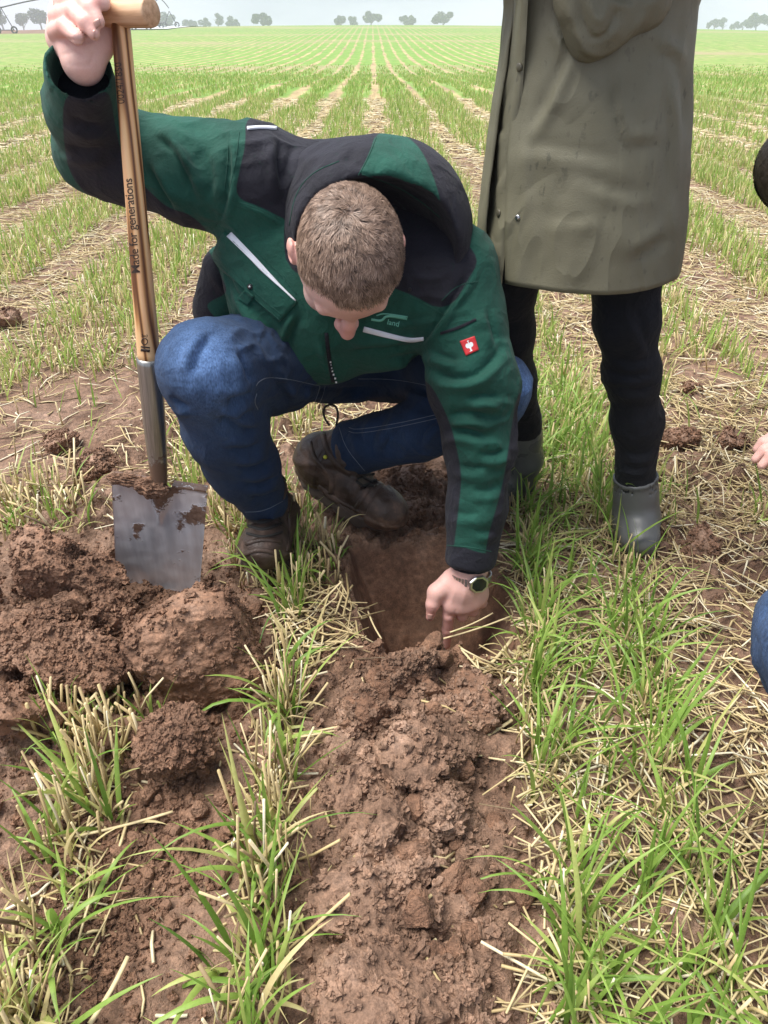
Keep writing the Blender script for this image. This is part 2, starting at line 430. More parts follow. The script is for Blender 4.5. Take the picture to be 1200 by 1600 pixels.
def field_mat():
    """the far part of the one ground sheet: crop strips where blades cannot be told apart"""
    t = NT('field'); x, y, z = t.sep(t.pos); v1 = t.scale(t.pos, (1, .33, 1))
    nb = t.noise(.9, 4, .6, v1); nf = t.noise(2.6, 5, .65, v1); nl = t.noise(.05, 4, .6, t.scale(t.pos, (.35, 1, 1)))
    wob = t.math('MULTIPLY', t.math('SUBTRACT', nl, .5), .5)
    r = t.math('ADD', t.math('ADD', x, t.math('MULTIPLY', y, .013)), t.math('MULTIPLY', wob, .3))
    ph = t.math('FRACT', t.math('ADD', t.math('DIVIDE', t.math('SUBTRACT', r, .04), .70), 300.5))
    dd = t.math('ABSOLUTE', t.math('SUBTRACT', ph, .5))                                    # 0 = middle of the tilled strip
    green = t.ramp(t.math('ADD', dd, t.math('MULTIPLY', t.math('SUBTRACT', nb, .5), .55)), [(.06, 0.), (.17, 1.)])
    gcol = t.ramp(nf, [(.3, (.125, .235, .042)), (.55, (.175, .285, .060)), (.75, (.27, .33, .11))])
    scol = t.ramp(nf, [(.32, (.17, .115, .085)), (.46, (.34, .26, .14)), (.62, (.46, .37, .19))])
    far = t.mix(green, scol, gcol)
    far = t.mix(t.math('MULTIPLY', t.ramp(nl, [(.52, 0.), (.60, 1.)]), t.ramp(nb, [(.4, .25), (.6, .9)])), far, (.33, .25, .16))
    col = t.mix(t.ramp(t.math('DIVIDE', y, 40.), [(.16, 0.), (.40, 1.)]), t.ramp(nf, [(.3, (.12, .070, .050)), (.7, (.20, .125, .092))]), far)
    f2 = t.ramp(t.math('DIVIDE', y, 200.), [(.22, 0.), (.70, .55)])
    col = t.mix(f2, col, t.ramp(nl, [(.35, (.110, .205, .050)), (.54, (.150, .245, .062)), (.62, (.25, .27, .11)), (.70, (.22, .165, .105))]))
    pl = t.math('MULTIPLY', t.math('GREATER_THAN', y, 105.), t.math('GREATER_THAN', t.math('SUBTRACT', t.math('MULTIPLY', y, -.305), x), 0.))
    col = t.mix(pl, col, t.ramp(nb, [(.3, (.15, .085, .06)), (.7, (.22, .14, .10))]))
    t.set(color=col, rough=.9, spec=.2); M['field'] = t.m
field_mat()

def leaf_mat(name, stops, trans, rough=.45, spec=.4):
    t = NT(name); tint = t.attr('tint'); n = t.noise(180., 3, .5, t.pos)
    col = t.mix(.25, t.ramp(tint, stops), t.ramp(n, [(.3, .35), (.7, .7)]), 'OVERLAY')
    t.set(color=col, rough=rough, spec=spec)
    if trans:
        tr = t.n.new('ShaderNodeBsdfTranslucent'); t.l.new(col, tr.inputs['Color']); ms = t.n.new('ShaderNodeMixShader'); ms.inputs['Fac'].default_value = trans
        t.l.new(t.b.outputs['BSDF'], ms.inputs[1]); t.l.new(tr.outputs['BSDF'], ms.inputs[2]); t.l.new(ms.outputs['Shader'], t.out.inputs['Surface'])
    M[name] = t.m
leaf_mat('grass', [(0., (.10, .195, .036)), (.35, (.185, .32, .052)), (.7, (.29, .43, .09)), (.88, (.44, .49, .15)), (1., (.62, .52, .26))], .38)
leaf_mat('straw', [(0., (.14, .095, .06)), (.2, (.30, .22, .12)), (.5, (.52, .40, .20)), (.8, (.68, .56, .33)), (1., (.80, .73, .54))], .12, .5, .35)
leaf_mat('tree_leaf', [(0., (.022, .045, .02)), (.5, (.04, .075, .032)), (1., (.075, .115, .045))], .2)
plain('bark', (.10, .075, .055), .9)

def cloth(name, col, rough=.8, sheen=.3, var=.18, weave=900., bumpd=.0006, col2=None, attr=None, worn=None, dropk=.3):
    t = NT(name); n = t.noise(weave, 2, .5); big = t.noise(14., 4, .6)
    c = np.array(col); base = t.ramp(big, [(.3, tuple(c*(1-var))), (.7, tuple(c*(1+var)))])
    if attr:
        c2 = np.array(col2); b2 = t.ramp(big, [(.3, tuple(c2*(1-var))), (.7, tuple(c2*(1+var)))])
        base = t.mix(t.ramp(t.math('ADD', t.math('MULTIPLY', t.attr(attr), 250.), .5, True), [(.3, 0.), (.7, 1.)]), base, b2)
    if worn:
        base = t.mix(t.math('MULTIPLY', t.attr('worn'), t.math('MULTIPLY', t.ramp(t.noise(45., 5, .65, t.scale(t.objc, (1, 1, .25))), [(.3, .45), (.7, 1.)]), t.ramp(t.noise(420., 3, .6, t.scale(t.objc, (1, 1, .35))), [(.3, .35), (.7, 1.15)]))), base, worn)  # pale tone for denim wear together with highlights painted into the colour
    drops = t.ramp(t.noise(130., 2, .45), [(.66, 0.), (.70, 1.)])
    base = t.mix(t.math('MULTIPLY', drops, dropk), base, tuple(c*.4))
    base = t.mix(.3, base, t.ramp(n, [(.3, .35), (.7, .65)]), 'OVERLAY')
    t.set(color=base, rough=rough, sheen=sheen, sheen_rough=.5, spec=.25)
    cr = t.math('MULTIPLY', t.math('ABSOLUTE', t.math('SUBTRACT', t.noise(13., 2, .4, dist=.8), .5)), -14.); c2 = t.math('MULTIPLY', t.math('ABSOLUTE', t.math('SUBTRACT', t.noise(34., 2, .4, dist=.5), .5)), -4.)
    t.bump(t.math('ADD', t.math('ADD', n, t.math('MULTIPLY', t.noise(160., 3), 1.5)), t.math('ADD', t.math('MAXIMUM', cr, -1.6), t.math('MAXIMUM', c2, -.8))), .6, bumpd*3.2); M[name] = t.m
cloth('jacket', (.0115, .072, .051), .8, .06, .25, col2=(.016, .016, .024), attr='black')
cloth('jacket_green', (.0115, .072, .051), .8, .06)
cloth('jacket_black', (.014, .014, .021), .75, .05)
cloth('denim', (.0125, .029, .068), .85, .04, .25, 1500., .0006, worn=(.16, .29, .58), dropk=0.)
cloth('black_cloth', (.007, .008, .012), .8, .04)
cloth('knit', (.006, .008, .014), .9, .05)
cloth('dark_jacket', (.02, .02, .025), .8, .05)

def skin():
    t = NT('skin'); n = t.noise(60., 4); f = t.noise(700., 3); red = t.attr('red')
    base = t.ramp(n, [(.3, (.74, .47, .40)), (.7, (.82, .56, .49))])
    base = t.mix(t.math('MULTIPLY', red, .6), base, (.66, .26, .215))
    base = t.mix(t.attr('scalp'), base, (.13, .085, .06))
    base = t.mix(.2, base, t.ramp(f, [(.3, .35), (.7, .65)]), 'OVERLAY')
    t.set(color=base, rough=.5, spec=.4, sss=.08); t.b.inputs['Subsurface Radius'].default_value = (.01, .004, .002)
    t.bump(t.math('ADD', f, t.noise(240., 3)), .25, .0006); M['skin'] = t.m
skin()
def hairm(name, stops):
    t = NT(name); t.set(color=t.ramp(t.attr('tint'), stops), rough=.45, spec=.35); M[name] = t.m
hairm('hair', [(0., (.055, .034, .024)), (.32, (.15, .096, .068)), (.65, (.32, .215, .155)), (1., (.56, .41, .32))])
hairm('dark_hair', [(0., (.022, .017, .015)), (1., (.085, .066, .056))])

def wood():
    t = NT('ash_wood'); v = t.scale(t.objc, (1, 1, .085)); g = t.noise(42., 3, .5, v, 1.2)
    w = t.n.new('ShaderNodeTexWave'); w.inputs['Scale'].default_value = 17.; w.inputs['Distortion'].default_value = 7.; w.inputs['Detail'].default_value = 2; w.inputs['Detail Scale'].default_value = 1.2
    w.wave_type = 'BANDS'; w.bands_direction = 'DIAGONAL'; t.l.new(t.scale(t.objc, (1.6, 1.6, .13)), w.inputs['Vector'])
    c = t.ramp(w.outputs['Fac'], [(.0, (.82, .53, .28)), (.45, (.76, .46, .22)), (.72, (.48, .24, .09)), (1., (.13, .05, .02))])
    c = t.mix(.5, c, t.ramp(g, [(.3, .3), (.7, .7)]), 'OVERLAY')
    t.set(color=c, rough=.42, spec=.4, coat=.15); t.bump(g, .15, .0006); M['ash_wood'] = t.m
    t = NT('grip_wood'); g = t.noise(160., 3, .6, t.scale(t.objc, (.08, 1, 1)))
    t.set(color=t.ramp(g, [(.3, (.46, .26, .14)), (.5, (.66, .41, .24)), (.7, (.76, .51, .32))]), rough=.5); t.bump(g, .2, .0006); M['grip_wood'] = t.m
wood()
def steel():
    t = NT('steel'); st = t.noise(60., 4, .6, t.scale(t.objc, (1., 1., .12))); sm = t.noise(16., 5, .6); fine = t.noise(120., 4, .65)
    base = t.ramp(st, [(.3, (.64, .64, .68)), (.5, (.74, .74, .78)), (.7, (.84, .84, .88))])
    mud = t.math('MAXIMUM', t.ramp(sm, [(.56, 0.), (.60, 1.)]), t.ramp(t.math('ADD', t.attr('mud'), t.math('MULTIPLY', t.math('SUBTRACT', fine, .5), .9)), [(.45, 0.), (.55, 1.)]))
    film = t.ramp(t.noise(25., 4, .6, t.scale(t.objc, (1, 1, .3))), [(.40, .05), (.65, .55)])
    base = t.mix(film, base, (.54, .52, .535))
    t.set(color=t.mix(mud, base, t.ramp(fine, [(.3, (.09, .05, .035)), (.7, (.2, .125, .09))])), metal=t.math('SUBTRACT', .6, t.math('MULTIPLY', mud, .6), True), rough=t.ramp(st, [(.3, .28), (.7, .42)]))
    t.bump(t.math('MULTIPLY', mud, fine), .5, .003); M['steel'] = t.m
    t = NT('socket_steel'); st = t.noise(260., 3, .6, t.scale(t.objc, (1, 1, .04)))
    mud = t.ramp(t.math('ADD', t.attr('mud'), t.math('MULTIPLY', t.math('SUBTRACT', t.noise(90., 4), .5), .9)), [(.45, 0.), (.55, 1.)])
    t.set(color=t.mix(mud, t.ramp(st, [(.3, (.22, .215, .20)), (.7, (.40, .39, .37))]), (.13, .08, .055)), metal=t.math('SUBTRACT', .9, t.math('MULTIPLY', mud, .9), True), rough=.36); M['socket_steel'] = t.m
steel()
def leather():
    t = NT('boot_leather'); w = t.vor(320.); n = t.noise(25., 5)
    c = t.ramp(n, [(.3, (.034, .022, .016)), (.55, (.070, .045, .034)), (.74, (.18, .115, .085))])
    z = t.sep(t.pos)[2]; md = t.math('MULTIPLY', t.ramp(t.math('ADD', t.math('MULTIPLY', z, 6.), t.math('MULTIPLY', t.math('SUBTRACT', t.noise(38., 5, .65), .5), 1.1)), [(.28, 1.), (.50, 0.)]), .85)
    c = t.mix(md, c, t.ramp(t.noise(90., 3), [(.3, (.10, .058, .038)), (.7, (.20, .125, .085))]))
    t.set(color=c, rough=t.ramp(n, [(.3, .34), (.7, .7)]), spec=.4); t.bump(t.math('ADD', w, t.math('MULTIPLY', t.noise(70., 4), 1.5)), .45, .0012); M['boot_leather'] = t.m
    t = NT('raincoat'); n = t.noise(6., 4); sp = t.ramp(t.noise(85., 3, .6, t.scale(t.pos, (1, 1, .55))), [(.61, 0.), (.67, 1.)])
    wet = t.ramp(t.noise(7., 4, .6), [(.40, .05), (.62, .85)])
    c = t.ramp(n, [(.3, (.142, .132, .084)), (.7, (.182, .170, .114))])
    c = t.mix(t.math('MULTIPLY', sp, t.math('MULTIPLY', wet, .6)), c, (.045, .045, .032))
    t.set(color=c, rough=t.ramp(t.noise(9., 3), [(.35, .48), (.65, .66)]), spec=.4); t.bump(t.math('ADD', t.math('ADD', t.noise(500., 2), t.math('MULTIPLY', t.noise(9., 3), 5.)), t.math('MAXIMUM', t.math('MULTIPLY', t.math('ABSOLUTE', t.math('SUBTRACT', t.noise(5., 2, .4, t.scale(t.pos, (1.6, 1.6, .7)), .9), .5)), -40.), -5.)), .35, .0020); M['raincoat'] = t.m
    t = NT('rubber_boot'); n = t.noise(9., 4)
    t.set(color=t.ramp(n, [(.3, (.085, .088, .088)), (.7, (.12, .123, .122))]), rough=t.ramp(n, [(.4, .25), (.6, .45)])); M['rubber_boot'] = t.m
leather()
plain('sole', (.022, .02, .018), .75, bump=.3); plain('muddy_sole', (.06, .042, .033), .85, bump=.5)
plain('lace', (.02, .018, .016), .8); plain('thread', (.16, .19, .24), .8); plain('white_tape', (.72, .74, .80), .5, var=.05)
plain('black_plastic', (.012, .012, .014), .35); plain('snap_metal', (.5, .5, .5), .3, 1.); plain('watch_steel', (.62, .61, .60), .3, 1., var=.2, sc=900.)
plain('badge_red', (.60, .025, .03), .6, var=.08); plain('badge_white', (.8, .8, .8), .6, var=.04); plain('logo_teal', (.13, .42, .32), .6, var=.05)
plain('ink', (.035, .02, .014), .7); plain('nail', (.58, .33, .27), .3, var=.05); plain('olive_button', (.10, .09, .06), .4)
plain('glass_dark', (.01, .013, .014), .12); plain('eye_white', (.75, .72, .70), .2, var=.03); plain('irrigator_metal', (.10, .10, .11), .6); plain('track_surface', (.55, .56, .58), .5)
plain('lips', (.45, .16, .14), .5, var=.05); plain('yellow', (.55, .55, .05), .5); plain('moss_stain', (.05, .06, .02), .9)
# ------------------------------------------------------------------ ground: one sheet from the photographer's feet to the horizon
def geo(start, step, ratio, end):
    out = [start]
    while out[-1] < end: step = min(step*ratio, 25.); out.append(out[-1]+step)
    return np.array(out[1:])
GY = np.concatenate([np.arange(-1.2, .28, .04), np.arange(.28, 1.45, .0042)]); GY = np.concatenate([GY, geo(GY[-1], .0042, 1.024, 465.)])
xr = np.arange(0, .62, .0042); xr = np.concatenate([xr, geo(xr[-1], .0042, 1.055, 320.)]); GX = np.concatenate([-xr[:0:-1], xr])
XX, YY = np.meshgrid(GX, GY)                                     # [iy, ix]
ZZ = np.zeros_like(XX); RR = XX+.013*YY
# far relief: a low rise that makes the skyline
ZZ += 1.75*sstep(45, 165, YY)*np.exp(-(XX/85.)**2)+.25*sstep(60, 200, YY)-1.2*sstep(210, 500, YY)*0
ZZ -= .35*sstep(14, 34, YY)*(1-sstep(45, 90, YY))
def stripdist(r): return np.abs(((r-.04)/.70+.5) % 1-.5)*.70      # metres from the middle of the nearest tilled strip
SD = stripdist(RR); nearw = 1-sstep(14, 22, YY)
ZZ += nearw*(.018*fbm(XX*5, YY*5, 0*XX, 3))
tilled = np.exp(-(SD/.13)**2)
ZZ += nearw*tilled*(.030*np.abs(fbm(XX*13, YY*11, 3+0*XX, 3))-.012)
ZZ += nearw*.006*fbm(XX*40, YY*40, 5+0*XX, 3, .6)*(.4+tilled)
ZZ += .004*fbm(XX*110, YY*110, 9+0*XX, 2, .6)*(1-sstep(1.4, 2.2, YY))
ridge = np.exp(-((XX-.035)/.075)**2)*(1-sstep(.93, 1.0, YY)); ZZ += .03*ridge
hp = G(170, 1010); ZZ += .010*np.exp(-(((XX-hp[0])/.24)**2+((YY-hp[1])/.15)**2))
for (hu_, hv_, hw_, hd_) in ((120, 1095, .05, .05), (330, 1095, .09, .025), (60, 935, .035, .05), (215, 955, .045, .05), (195, 1075, .05, .05), (105, 965, .035, .05), (30, 980, .03, .05), (215, 1010, .02, .05), (20, 1070, .05, .03), (290, 925, .06, .02)):
    q_ = G(hu_, hv_); ZZ -= hd_*np.exp(-(((XX-q_[0])/hw_)**2+((YY-q_[1])/(hw_*.8))**2))
def paint(cx, cy, r, h, seed, p=2.2, ang=0., asp=1.):
    i0, i1 = np.searchsorted(GX, [cx-1.5*r, cx+1.5*r]); j0, j1 = np.searchsorted(GY, [cy-1.5*r, cy+1.5*r])
    if i1-i0 < 2 or j1-j0 < 2 or math.hypot(cx+.44, cy-1.15) < .11: return
    x, y = XX[j0:j1, i0:i1]-cx, YY[j0:j1, i0:i1]-cy; c, s_ = math.cos(ang), math.sin(ang); a, b = (x*c+y*s_)/asp, (-x*s_+y*c)*asp
    th = np.arctan2(b, a); d = np.hypot(a, b)/(r*(1+.16*np.sin(th*3+seed)+.10*np.sin(th*5+2.3*seed)))
    bump_ = np.clip(1-d**p, 0, None)**.6*h*(1+.35*(a*math.cos(seed*7)+b*math.sin(seed*7))/r)
    ZZ[j0:j1, i0:i1] = np.maximum(ZZ[j0:j1, i0:i1], Z0[j0:j1, i0:i1]+bump_)
Z0 = ZZ.copy()
for k in range(5200):
    y = .30+1.9*random.random()**1.15; lane = random.choice((0, 0, 0, 0, -1, 1, 'h', 'a'))
    if lane == 'h': x, y = hp[0]+random.gauss(0, .17), hp[1]+random.gauss(0, .13)
    elif lane == 'a': x = random.uniform(-.9, .9)
    else: x = .04+.70*lane+random.gauss(0, .075)
    r = .005+(.034 if lane == 'h' else .026)*random.random()**3.0
    paint(x, y, r, r*random.uniform(.6, 1.25), random.random()*6, random.choice((2, 3, 4)), random.random()*3, random.uniform(.8, 1.25))
for k in range(900):
    y = 1.6+6*random.random()**1.6; x = .04+.70*random.randint(-5, 5)-.013*y+random.gauss(0, .09)
    r = .012+.035*random.random()**2; paint(x, y, r, r*random.uniform(.4, .8), random.random()*6, 3, random.random()*3)
# the pit: spade-cut back wall leaning back, steep sides
HOLE = [G(548, 852), G(712, 850), G(800, 930), G(806, 1018), G(612, 1042), G(566, 1005), G(546, 920)]
HOLE = np.array([p[:2] for p in HOLE]); slopes = [1.9, 3.0, 3., 3., 3., 2.6, 2.6]
cen = HOLE.mean(0); dep = np.full(XX.shape, 1.); wob = .012*fbm(XX*9, YY*9, 2+0*XX, 2)
for k, sl in enumerate(slopes):
    a, b = HOLE[k], HOLE[(k+1) % len(HOLE)]; e = (b-a)/np.linalg.norm(b-a); nn = np.array([-e[1], e[0]])
    if (cen-a)@nn < 0: nn = -nn
    dep = np.minimum(dep, ((XX-a[0])*nn[0]+(YY-a[1])*nn[1]+wob*.6)*sl)
PITW = sstep(0., .012, dep); pit = -np.clip(dep, 0, .27)
smoothz = .004*fbm(XX*14, YY*30, 1+0*XX, 3)+.0018*np.abs(fbm(XX*60, YY*40, 4+0*XX, 2))
ZZ = ZZ*(1-PITW)+PITW*(pit+smoothz)
# a few shallow spade marks scraped across the back wall
for (u0, v0, u1, v1) in ((588, 972, 650, 940), (600, 990, 660, 955), (582, 955, 628, 935)):
    a, b = G(u0, v0, -.08)[:2], G(u1, v1, -.08)[:2]; ab = b-a; t = np.clip(((XX-a[0])*ab[0]+(YY-a[1])*ab[1])/(ab@ab), 0, 1)
    ZZ -= .004*PITW*np.exp(-((np.hypot(XX-a[0]-t*ab[0], YY-a[1]-t*ab[1]))/.006)**2)
def ground(x, y):
    x, y = np.asarray(x, float), np.asarray(y, float)
    i = np.clip(np.searchsorted(GX, x)-1, 0, len(GX)-2); j = np.clip(np.searchsorted(GY, y)-1, 0, len(GY)-2)
    fx = np.clip((x-GX[i])/(GX[i+1]-GX[i]), 0, 1); fy = np.clip((y-GY[j])/(GY[j+1]-GY[j]), 0, 1)
    return (ZZ[j, i]*(1-fx)+ZZ[j, i+1]*fx)*(1-fy)+(ZZ[j+1, i]*(1-fx)+ZZ[j+1, i+1]*fx)*fy
def pitdist(x, y):
    """signed distance outside the pit outline (m)"""
    d = dist_poly(np.asarray(x, float), np.asarray(y, float), HOLE, True); return np.where(inside_poly(np.asarray(x, float), np.asarray(y, float), HOLE), -d, d)
gq = gridquads(len(GY), len(GX))
DUG = np.clip(PITW+np.exp(-(((XX-hp[0])/.25)**2+((YY-hp[1])/.20)**2)**2)+np.exp(-(((XX-.10)/.20)**2+((YY-.97)/.10)**2)**2)+.8*np.exp(-(((XX+.33)/.09)**2+((YY-.62)/.20)**2)**2), 0, 1)
ground_o = obj('ground', mkmesh('ground', np.stack([XX, YY, ZZ], -1).reshape(-1, 3), [gq], True, {'dug': DUG.ravel(), 'pit': PITW.ravel()}), M['soil'], kind='structure', label='strip tilled stubble field with brown soil and green crop rows')

ground_o.data.materials.append(M['field']); ground_o.data.polygons.foreach_set('material_index', np.repeat((GY[:-1] > 7.).astype(np.int32), len(GX)-1))

# ------------------------------------------------------------------ clods: blocks of soil thrown out with the spade
def cubesphere(n):
    s = np.linspace(-1, 1, n); Vs, Qs, o = [], [], 0
    for ax in range(3):
        for sg in (-1, 1):
            a, b = np.meshgrid(np.tan(s*np.pi/4), np.tan(s*np.pi/4), indexing='ij'); p = np.zeros((n, n, 3)); p[..., ax] = sg; p[..., (ax+1) % 3] = a*sg; p[..., (ax+2) % 3] = b
            Vs.append(p.reshape(-1, 3)); Qs.append(gridquads(n, n)[:, ::-1]+o); o += n*n
    V = np.concatenate(Vs); Q = np.concatenate(Qs); key = np.round(V*1e4).astype(np.int64); _, first, inv = np.unique(key, axis=0, return_index=True, return_inverse=True)
    V = V[first]; Q = inv.reshape(-1)[Q]; return V, Q
_cs = {n: cubesphere(n) for n in (10, 26, 46, 84)}
def rotm(ax, ay, az):
    return np.array(Matrix.Rotation(az, 3, 'Z') @ Matrix.Rotation(ay, 3, 'Y') @ Matrix.Rotation(ax, 3, 'X'))
CLODPTS = []
def facet(V, seed, n=9, rough=1.):
    r = np.random.default_rng(int(seed)+900)
    for _ in range(n):
        nn = unit(r.normal(size=3)); s = V@nn; mx_ = s.max(); d = mx_*r.uniform(.55, .90); V = V-nn*(np.maximum(0, s-d)*.97)[:, None]
    return V
def clod(u, v, rx, ry, rz, label, z=None, blocky=3., rough=1., rot=(0, 0, 0), seed=0, res=46):
    """(u, v): where its middle shows; rx, ry, rz half sizes in metres"""
    z = rz*.55 if z is None else z; k_ = 1.28 if (480 < u < 760 and v > 1080) else 1.; rx, ry, rz = rx*k_, ry*k_, rz*k_; z = z+(.010 if k_ > 1 else 0)+(.022 if u < 450 and 850 < v < 1200 else .006); c = G(u, v, z)
    V, Q = _cs[res]; V = V/((np.abs(V)**blocky).sum(1)**(1/blocky))[:, None]; V = facet(V, seed, 12, rough)
    s = seed*11.3; w = V*np.array([rx, ry, rz]); m = (rx*ry*rz)**(1/3)
    d = m*(.10*fbm(V[:, 0]*1.3+s, V[:, 1]*1.3, V[:, 2]*1.3, 2)+rough*.07*np.abs(fbm(V[:, 0]*3.5+s, V[:, 1]*3.5, V[:, 2]*3.5, 2)))
    q = w/m; d = d+rough*(m*.03*fbm(q[:, 0]*7+s, q[:, 1]*7, q[:, 2]*7, 3, .6)); N = unit_rows(w/np.array([rx, ry, rz])**2)
    g = w*1000/14.; d = d+(.35+.65*rough)*(.0030*(np.abs(fbm(g[:, 0]+s, g[:, 1], g[:, 2], 3, .6))-.35))
    w = (w+N*d[:, None])@rotm(*rot).T
    CLODPTS.append((w+c)[rng.choice(len(w), int(len(w)*.02*(rough+.3)))])
    return obj('soil_clod', mkmesh('soil_clod', w, [Q]), M[('dug_' if (u < 450 and v > 840) or (v < 1130 and u > 540 and v > 1030) else 'soil_')+('smooth' if rough < .65 else 'soil') if rough < .65 or (u < 450 and v > 840) or (v < 1130 and u > 540 and v > 1030) else 'soil_smooth'], label=label, cat='clod', group='soil clods thrown out of the pit', loc=c)
def unit_rows(a): return a/(np.linalg.norm(a, axis=1)[:, None]+1e-12)
CL = [
 (78, 878, .066, .055, .050, 'flat topped pale clod highest in the heap left of the spade blade', .095, 5.5, .6, (.15, .1, .2)),
 (150, 912, .050, .045, .048, 'cracked rounded clod touching the left edge of the spade blade', .065, 3, .7, (.2, 0, .5)),
 (315, 1005, .118, .074, .088, 'large square soil block with smooth top in front of the spade', .055, 6.5, .6, (.10, .06, .12)),
 (175, 965, .044, .040, .042, 'crumbly clod halfway between the spade blade and the dark hollow', .06, 2.6, 1.1, (0, .2, .8)),
 (118, 1035, .098, .046, .052, 'long tilted clod above the dark hollow at the left', .05, 3, .8, (.25, .3, -.25)),
 (28, 1122, .052, .032, .062, 'smooth upright slab of soil at the left picture edge', .03, 4, .35, (.5, .2, .5)),
 (275, 1168, .062, .052, .052, 'round crumbly clod in front of the large soil block', .03, 2.3, 1.3, (0, 0, .3)),
 (18, 1010, .045, .05, .04, 'dark clod at the left edge beside the heap', .03, 2.6, 1., (.2, .3, 1.)),
 (75, 985, .036, .032, .036, 'angular clod in the middle of the left heap', .06, 3.4, .8, (.3, .4, 2.)),
 (645, 1062, .056, .046, .050, 'lumpy clod on the near rim of the pit', .035, 2.6, 1.0, (.2, 0, .4)),
 (575, 1105, .050, .04, .034, 'crumbly clod below the near left corner of the pit', .02, 2.5, 1.2, (0, .1, .2)),
 (675, 1192, .056, .050, .046, 'smooth sheared clod midway down the tilled ridge', .028, 3.6, .4, (.3, -.2, .5)),
 (735, 1100, .042, .04, .03, 'low clod below the pointing hand', .015, 2.6, 1.1, (0, 0, 1.)),
 (545, 1245, .046, .040, .034, 'flat grey clod on the left shoulder of the ridge', .015, 3.2, .6, (.1, 0, .3)),
 (578, 1305, .048, .042, .038, 'worn rounded clod on the ridge beside the stubble row', .018, 2.8, .7, (.2, .1, 1.2)),
 (690, 1265, .030, .03, .026, 'knobbly clod with a pale pebble on the ridge', .02, 2.4, 1., (0, 0, .2)),
 (560, 1425, .046, .042, .036, 'pale smooth clod low on the left of the ridge', .015, 3, .6, (.2, 0, .7)),
 (625, 1440, .030, .03, .024, 'small brown clod in the middle of the lower ridge', .015, 2.8, .8, (.1, .3, .1)),
 (595, 1560, .062, .05, .044, 'broad smooth clod at the bottom picture edge', .015, 3.2, .5, (.1, .1, .4)),
 (700, 1520, .030, .03, .022, 'dark crumbly clod near the bottom of the ridge', .01, 2.5, 1.1, (0, 0, .4)),
 (620, 1370, .034, .03, .026, 'sharp edged clod between the ridge and the straw', .018, 3.6, .6, (.5, .2, .4)),
 (155, 735, .060, .045, .040, 'grey clod on the tilled strip behind the spade', .02, 3, .8, (.2, .1, .4)),
 (95, 690, .040, .035, .030, 'small grey clod farther back on the left tilled strip', .015, 3, .8, (.2, .3, .4)),
 (1078, 612, .034, .03, .026, 'dark round clod on the tilled strip behind the rubber boot', .012, 3, .7, (0, 0, .4)),
 (1095, 855, .050, .045, .034, 'reddish clod lying among straw right of the rubber boot', .015, 3, .7, (.2, 0, .4)),
 (1060, 690, .055, .05, .03, 'flat smeared clod beside the trousers on the right strip', .01, 3.4, .6, (0, 0, .7)),
 (1140, 690, .05, .045, .028, 'cracked clod near the hand at the right edge', .01, 3, .7, (0, .1, .2)),
 (10, 500, .05, .045, .04, 'grey clod at the left edge behind the spade handle', .02, 3.4, .6, (.2, 0, .4)),
 (640, 800, .05, .04, .026, 'pressed clod in front of the brown boot toe', .008, 3, .7, (0, 0, .3)),
 (640, 748, .045, .04, .035, 'broken clod behind the toe of the brown boot', .012, 3, .9, (.3, 0, .3)),
]
for k, c in enumerate(CL):
    clod(*c[:6], z=c[6], blocky=c[7], rough=c[8], rot=c[9], seed=k+1, res=84 if c[2] > .054 else 46)

# smaller broken clods that nothing tells apart
_mini = []
for k in range(7):
    V, Q = _cs[26]; V = facet(unit_rows(V), 50+k, 12); V = V*np.array([1.15, .95, .8])*(1+.06*fbm(V[:, 0]*2.+k, V[:, 1]*2., V[:, 2]*2., 2)+.09*np.abs(fbm(V[:, 0]*6.+k, V[:, 1]*6., V[:, 2]*6., 2)))[:, None]; _mini.append(mkmesh('small_clod', V, [Q])); _mini[-1].materials.append(M['dug_soil'])
spots = []
for k in range(130):
    if k < 50: spots.append((hp[0]+random.gauss(0, .17), hp[1]+random.gauss(-.01, .10), random.uniform(.012, .030), 'small broken clod in the dug heap left of the pit', 'small clods of the dug heap'))
    elif k < 95: spots.append((.04+random.gauss(0, .06), random.uniform(.42, .98), random.uniform(.010, .026), 'small broken clod on the tilled ridge before the pit', 'small clods of the tilled ridge'))
    else: q_ = G(random.gauss(215, 70), random.gauss(1300, 90)); spots.append((q_[0], q_[1], random.uniform(.008, .018), 'small crumbly clod in the loose soil between the stubble rows', 'small clods between stubble rows'))
for k, (x, y, r, lab, grp) in enumerate(spots):
    if pitdist(np.array([x]), np.array([y]))[0] < .5*r: continue
    o = obj('soil_clod', _mini[k % 7], None, label=lab, cat='clod', group=grp, loc=(x, y, float(ground(x, y))+r*.45)); o.scale = (r, r, r); o.rotation_euler = (random.random()*6, random.random()*6, random.random()*6)

# crumbs of loose soil, far too many to count
def crumbs(n, xs, ys, rs, zoff=.3, zs=None):
    V0, Q0 = cubesphere(4); V0 = unit_rows(V0); zs = ground(xs, ys) if zs is None else zs
    ang = rng.uniform(0, 6.28, (n, 3)); out = np.empty((n, len(V0), 3))
    sc = rs[:, None]*rng.uniform(.65, 1.25, (n, 3)); jit = 1+.30*rng.normal(size=(n, len(V0)))
    p = V0[None]*jit[..., None]*sc[:, None]; c, s_ = np.cos(ang), np.sin(ang)
    for a, (i, j) in enumerate(((1, 2), (0, 2), (0, 1))):
        q = p.copy(); q[..., i] = p[..., i]*c[:, a, None]-p[..., j]*s_[:, a, None]; q[..., j] = p[..., i]*s_[:, a, None]+p[..., j]*c[:, a, None]; p = q
    p += np.stack([xs, ys, zs+rs*zoff], -1)[:, None]
    Q = (Q0[None]+(np.arange(n)*len(V0))[:, None, None]).reshape(-1, 4); return p.reshape(-1, 3), Q
n = 12000; xs = np.empty(n); ys = np.empty(n); a = rng.random(n)
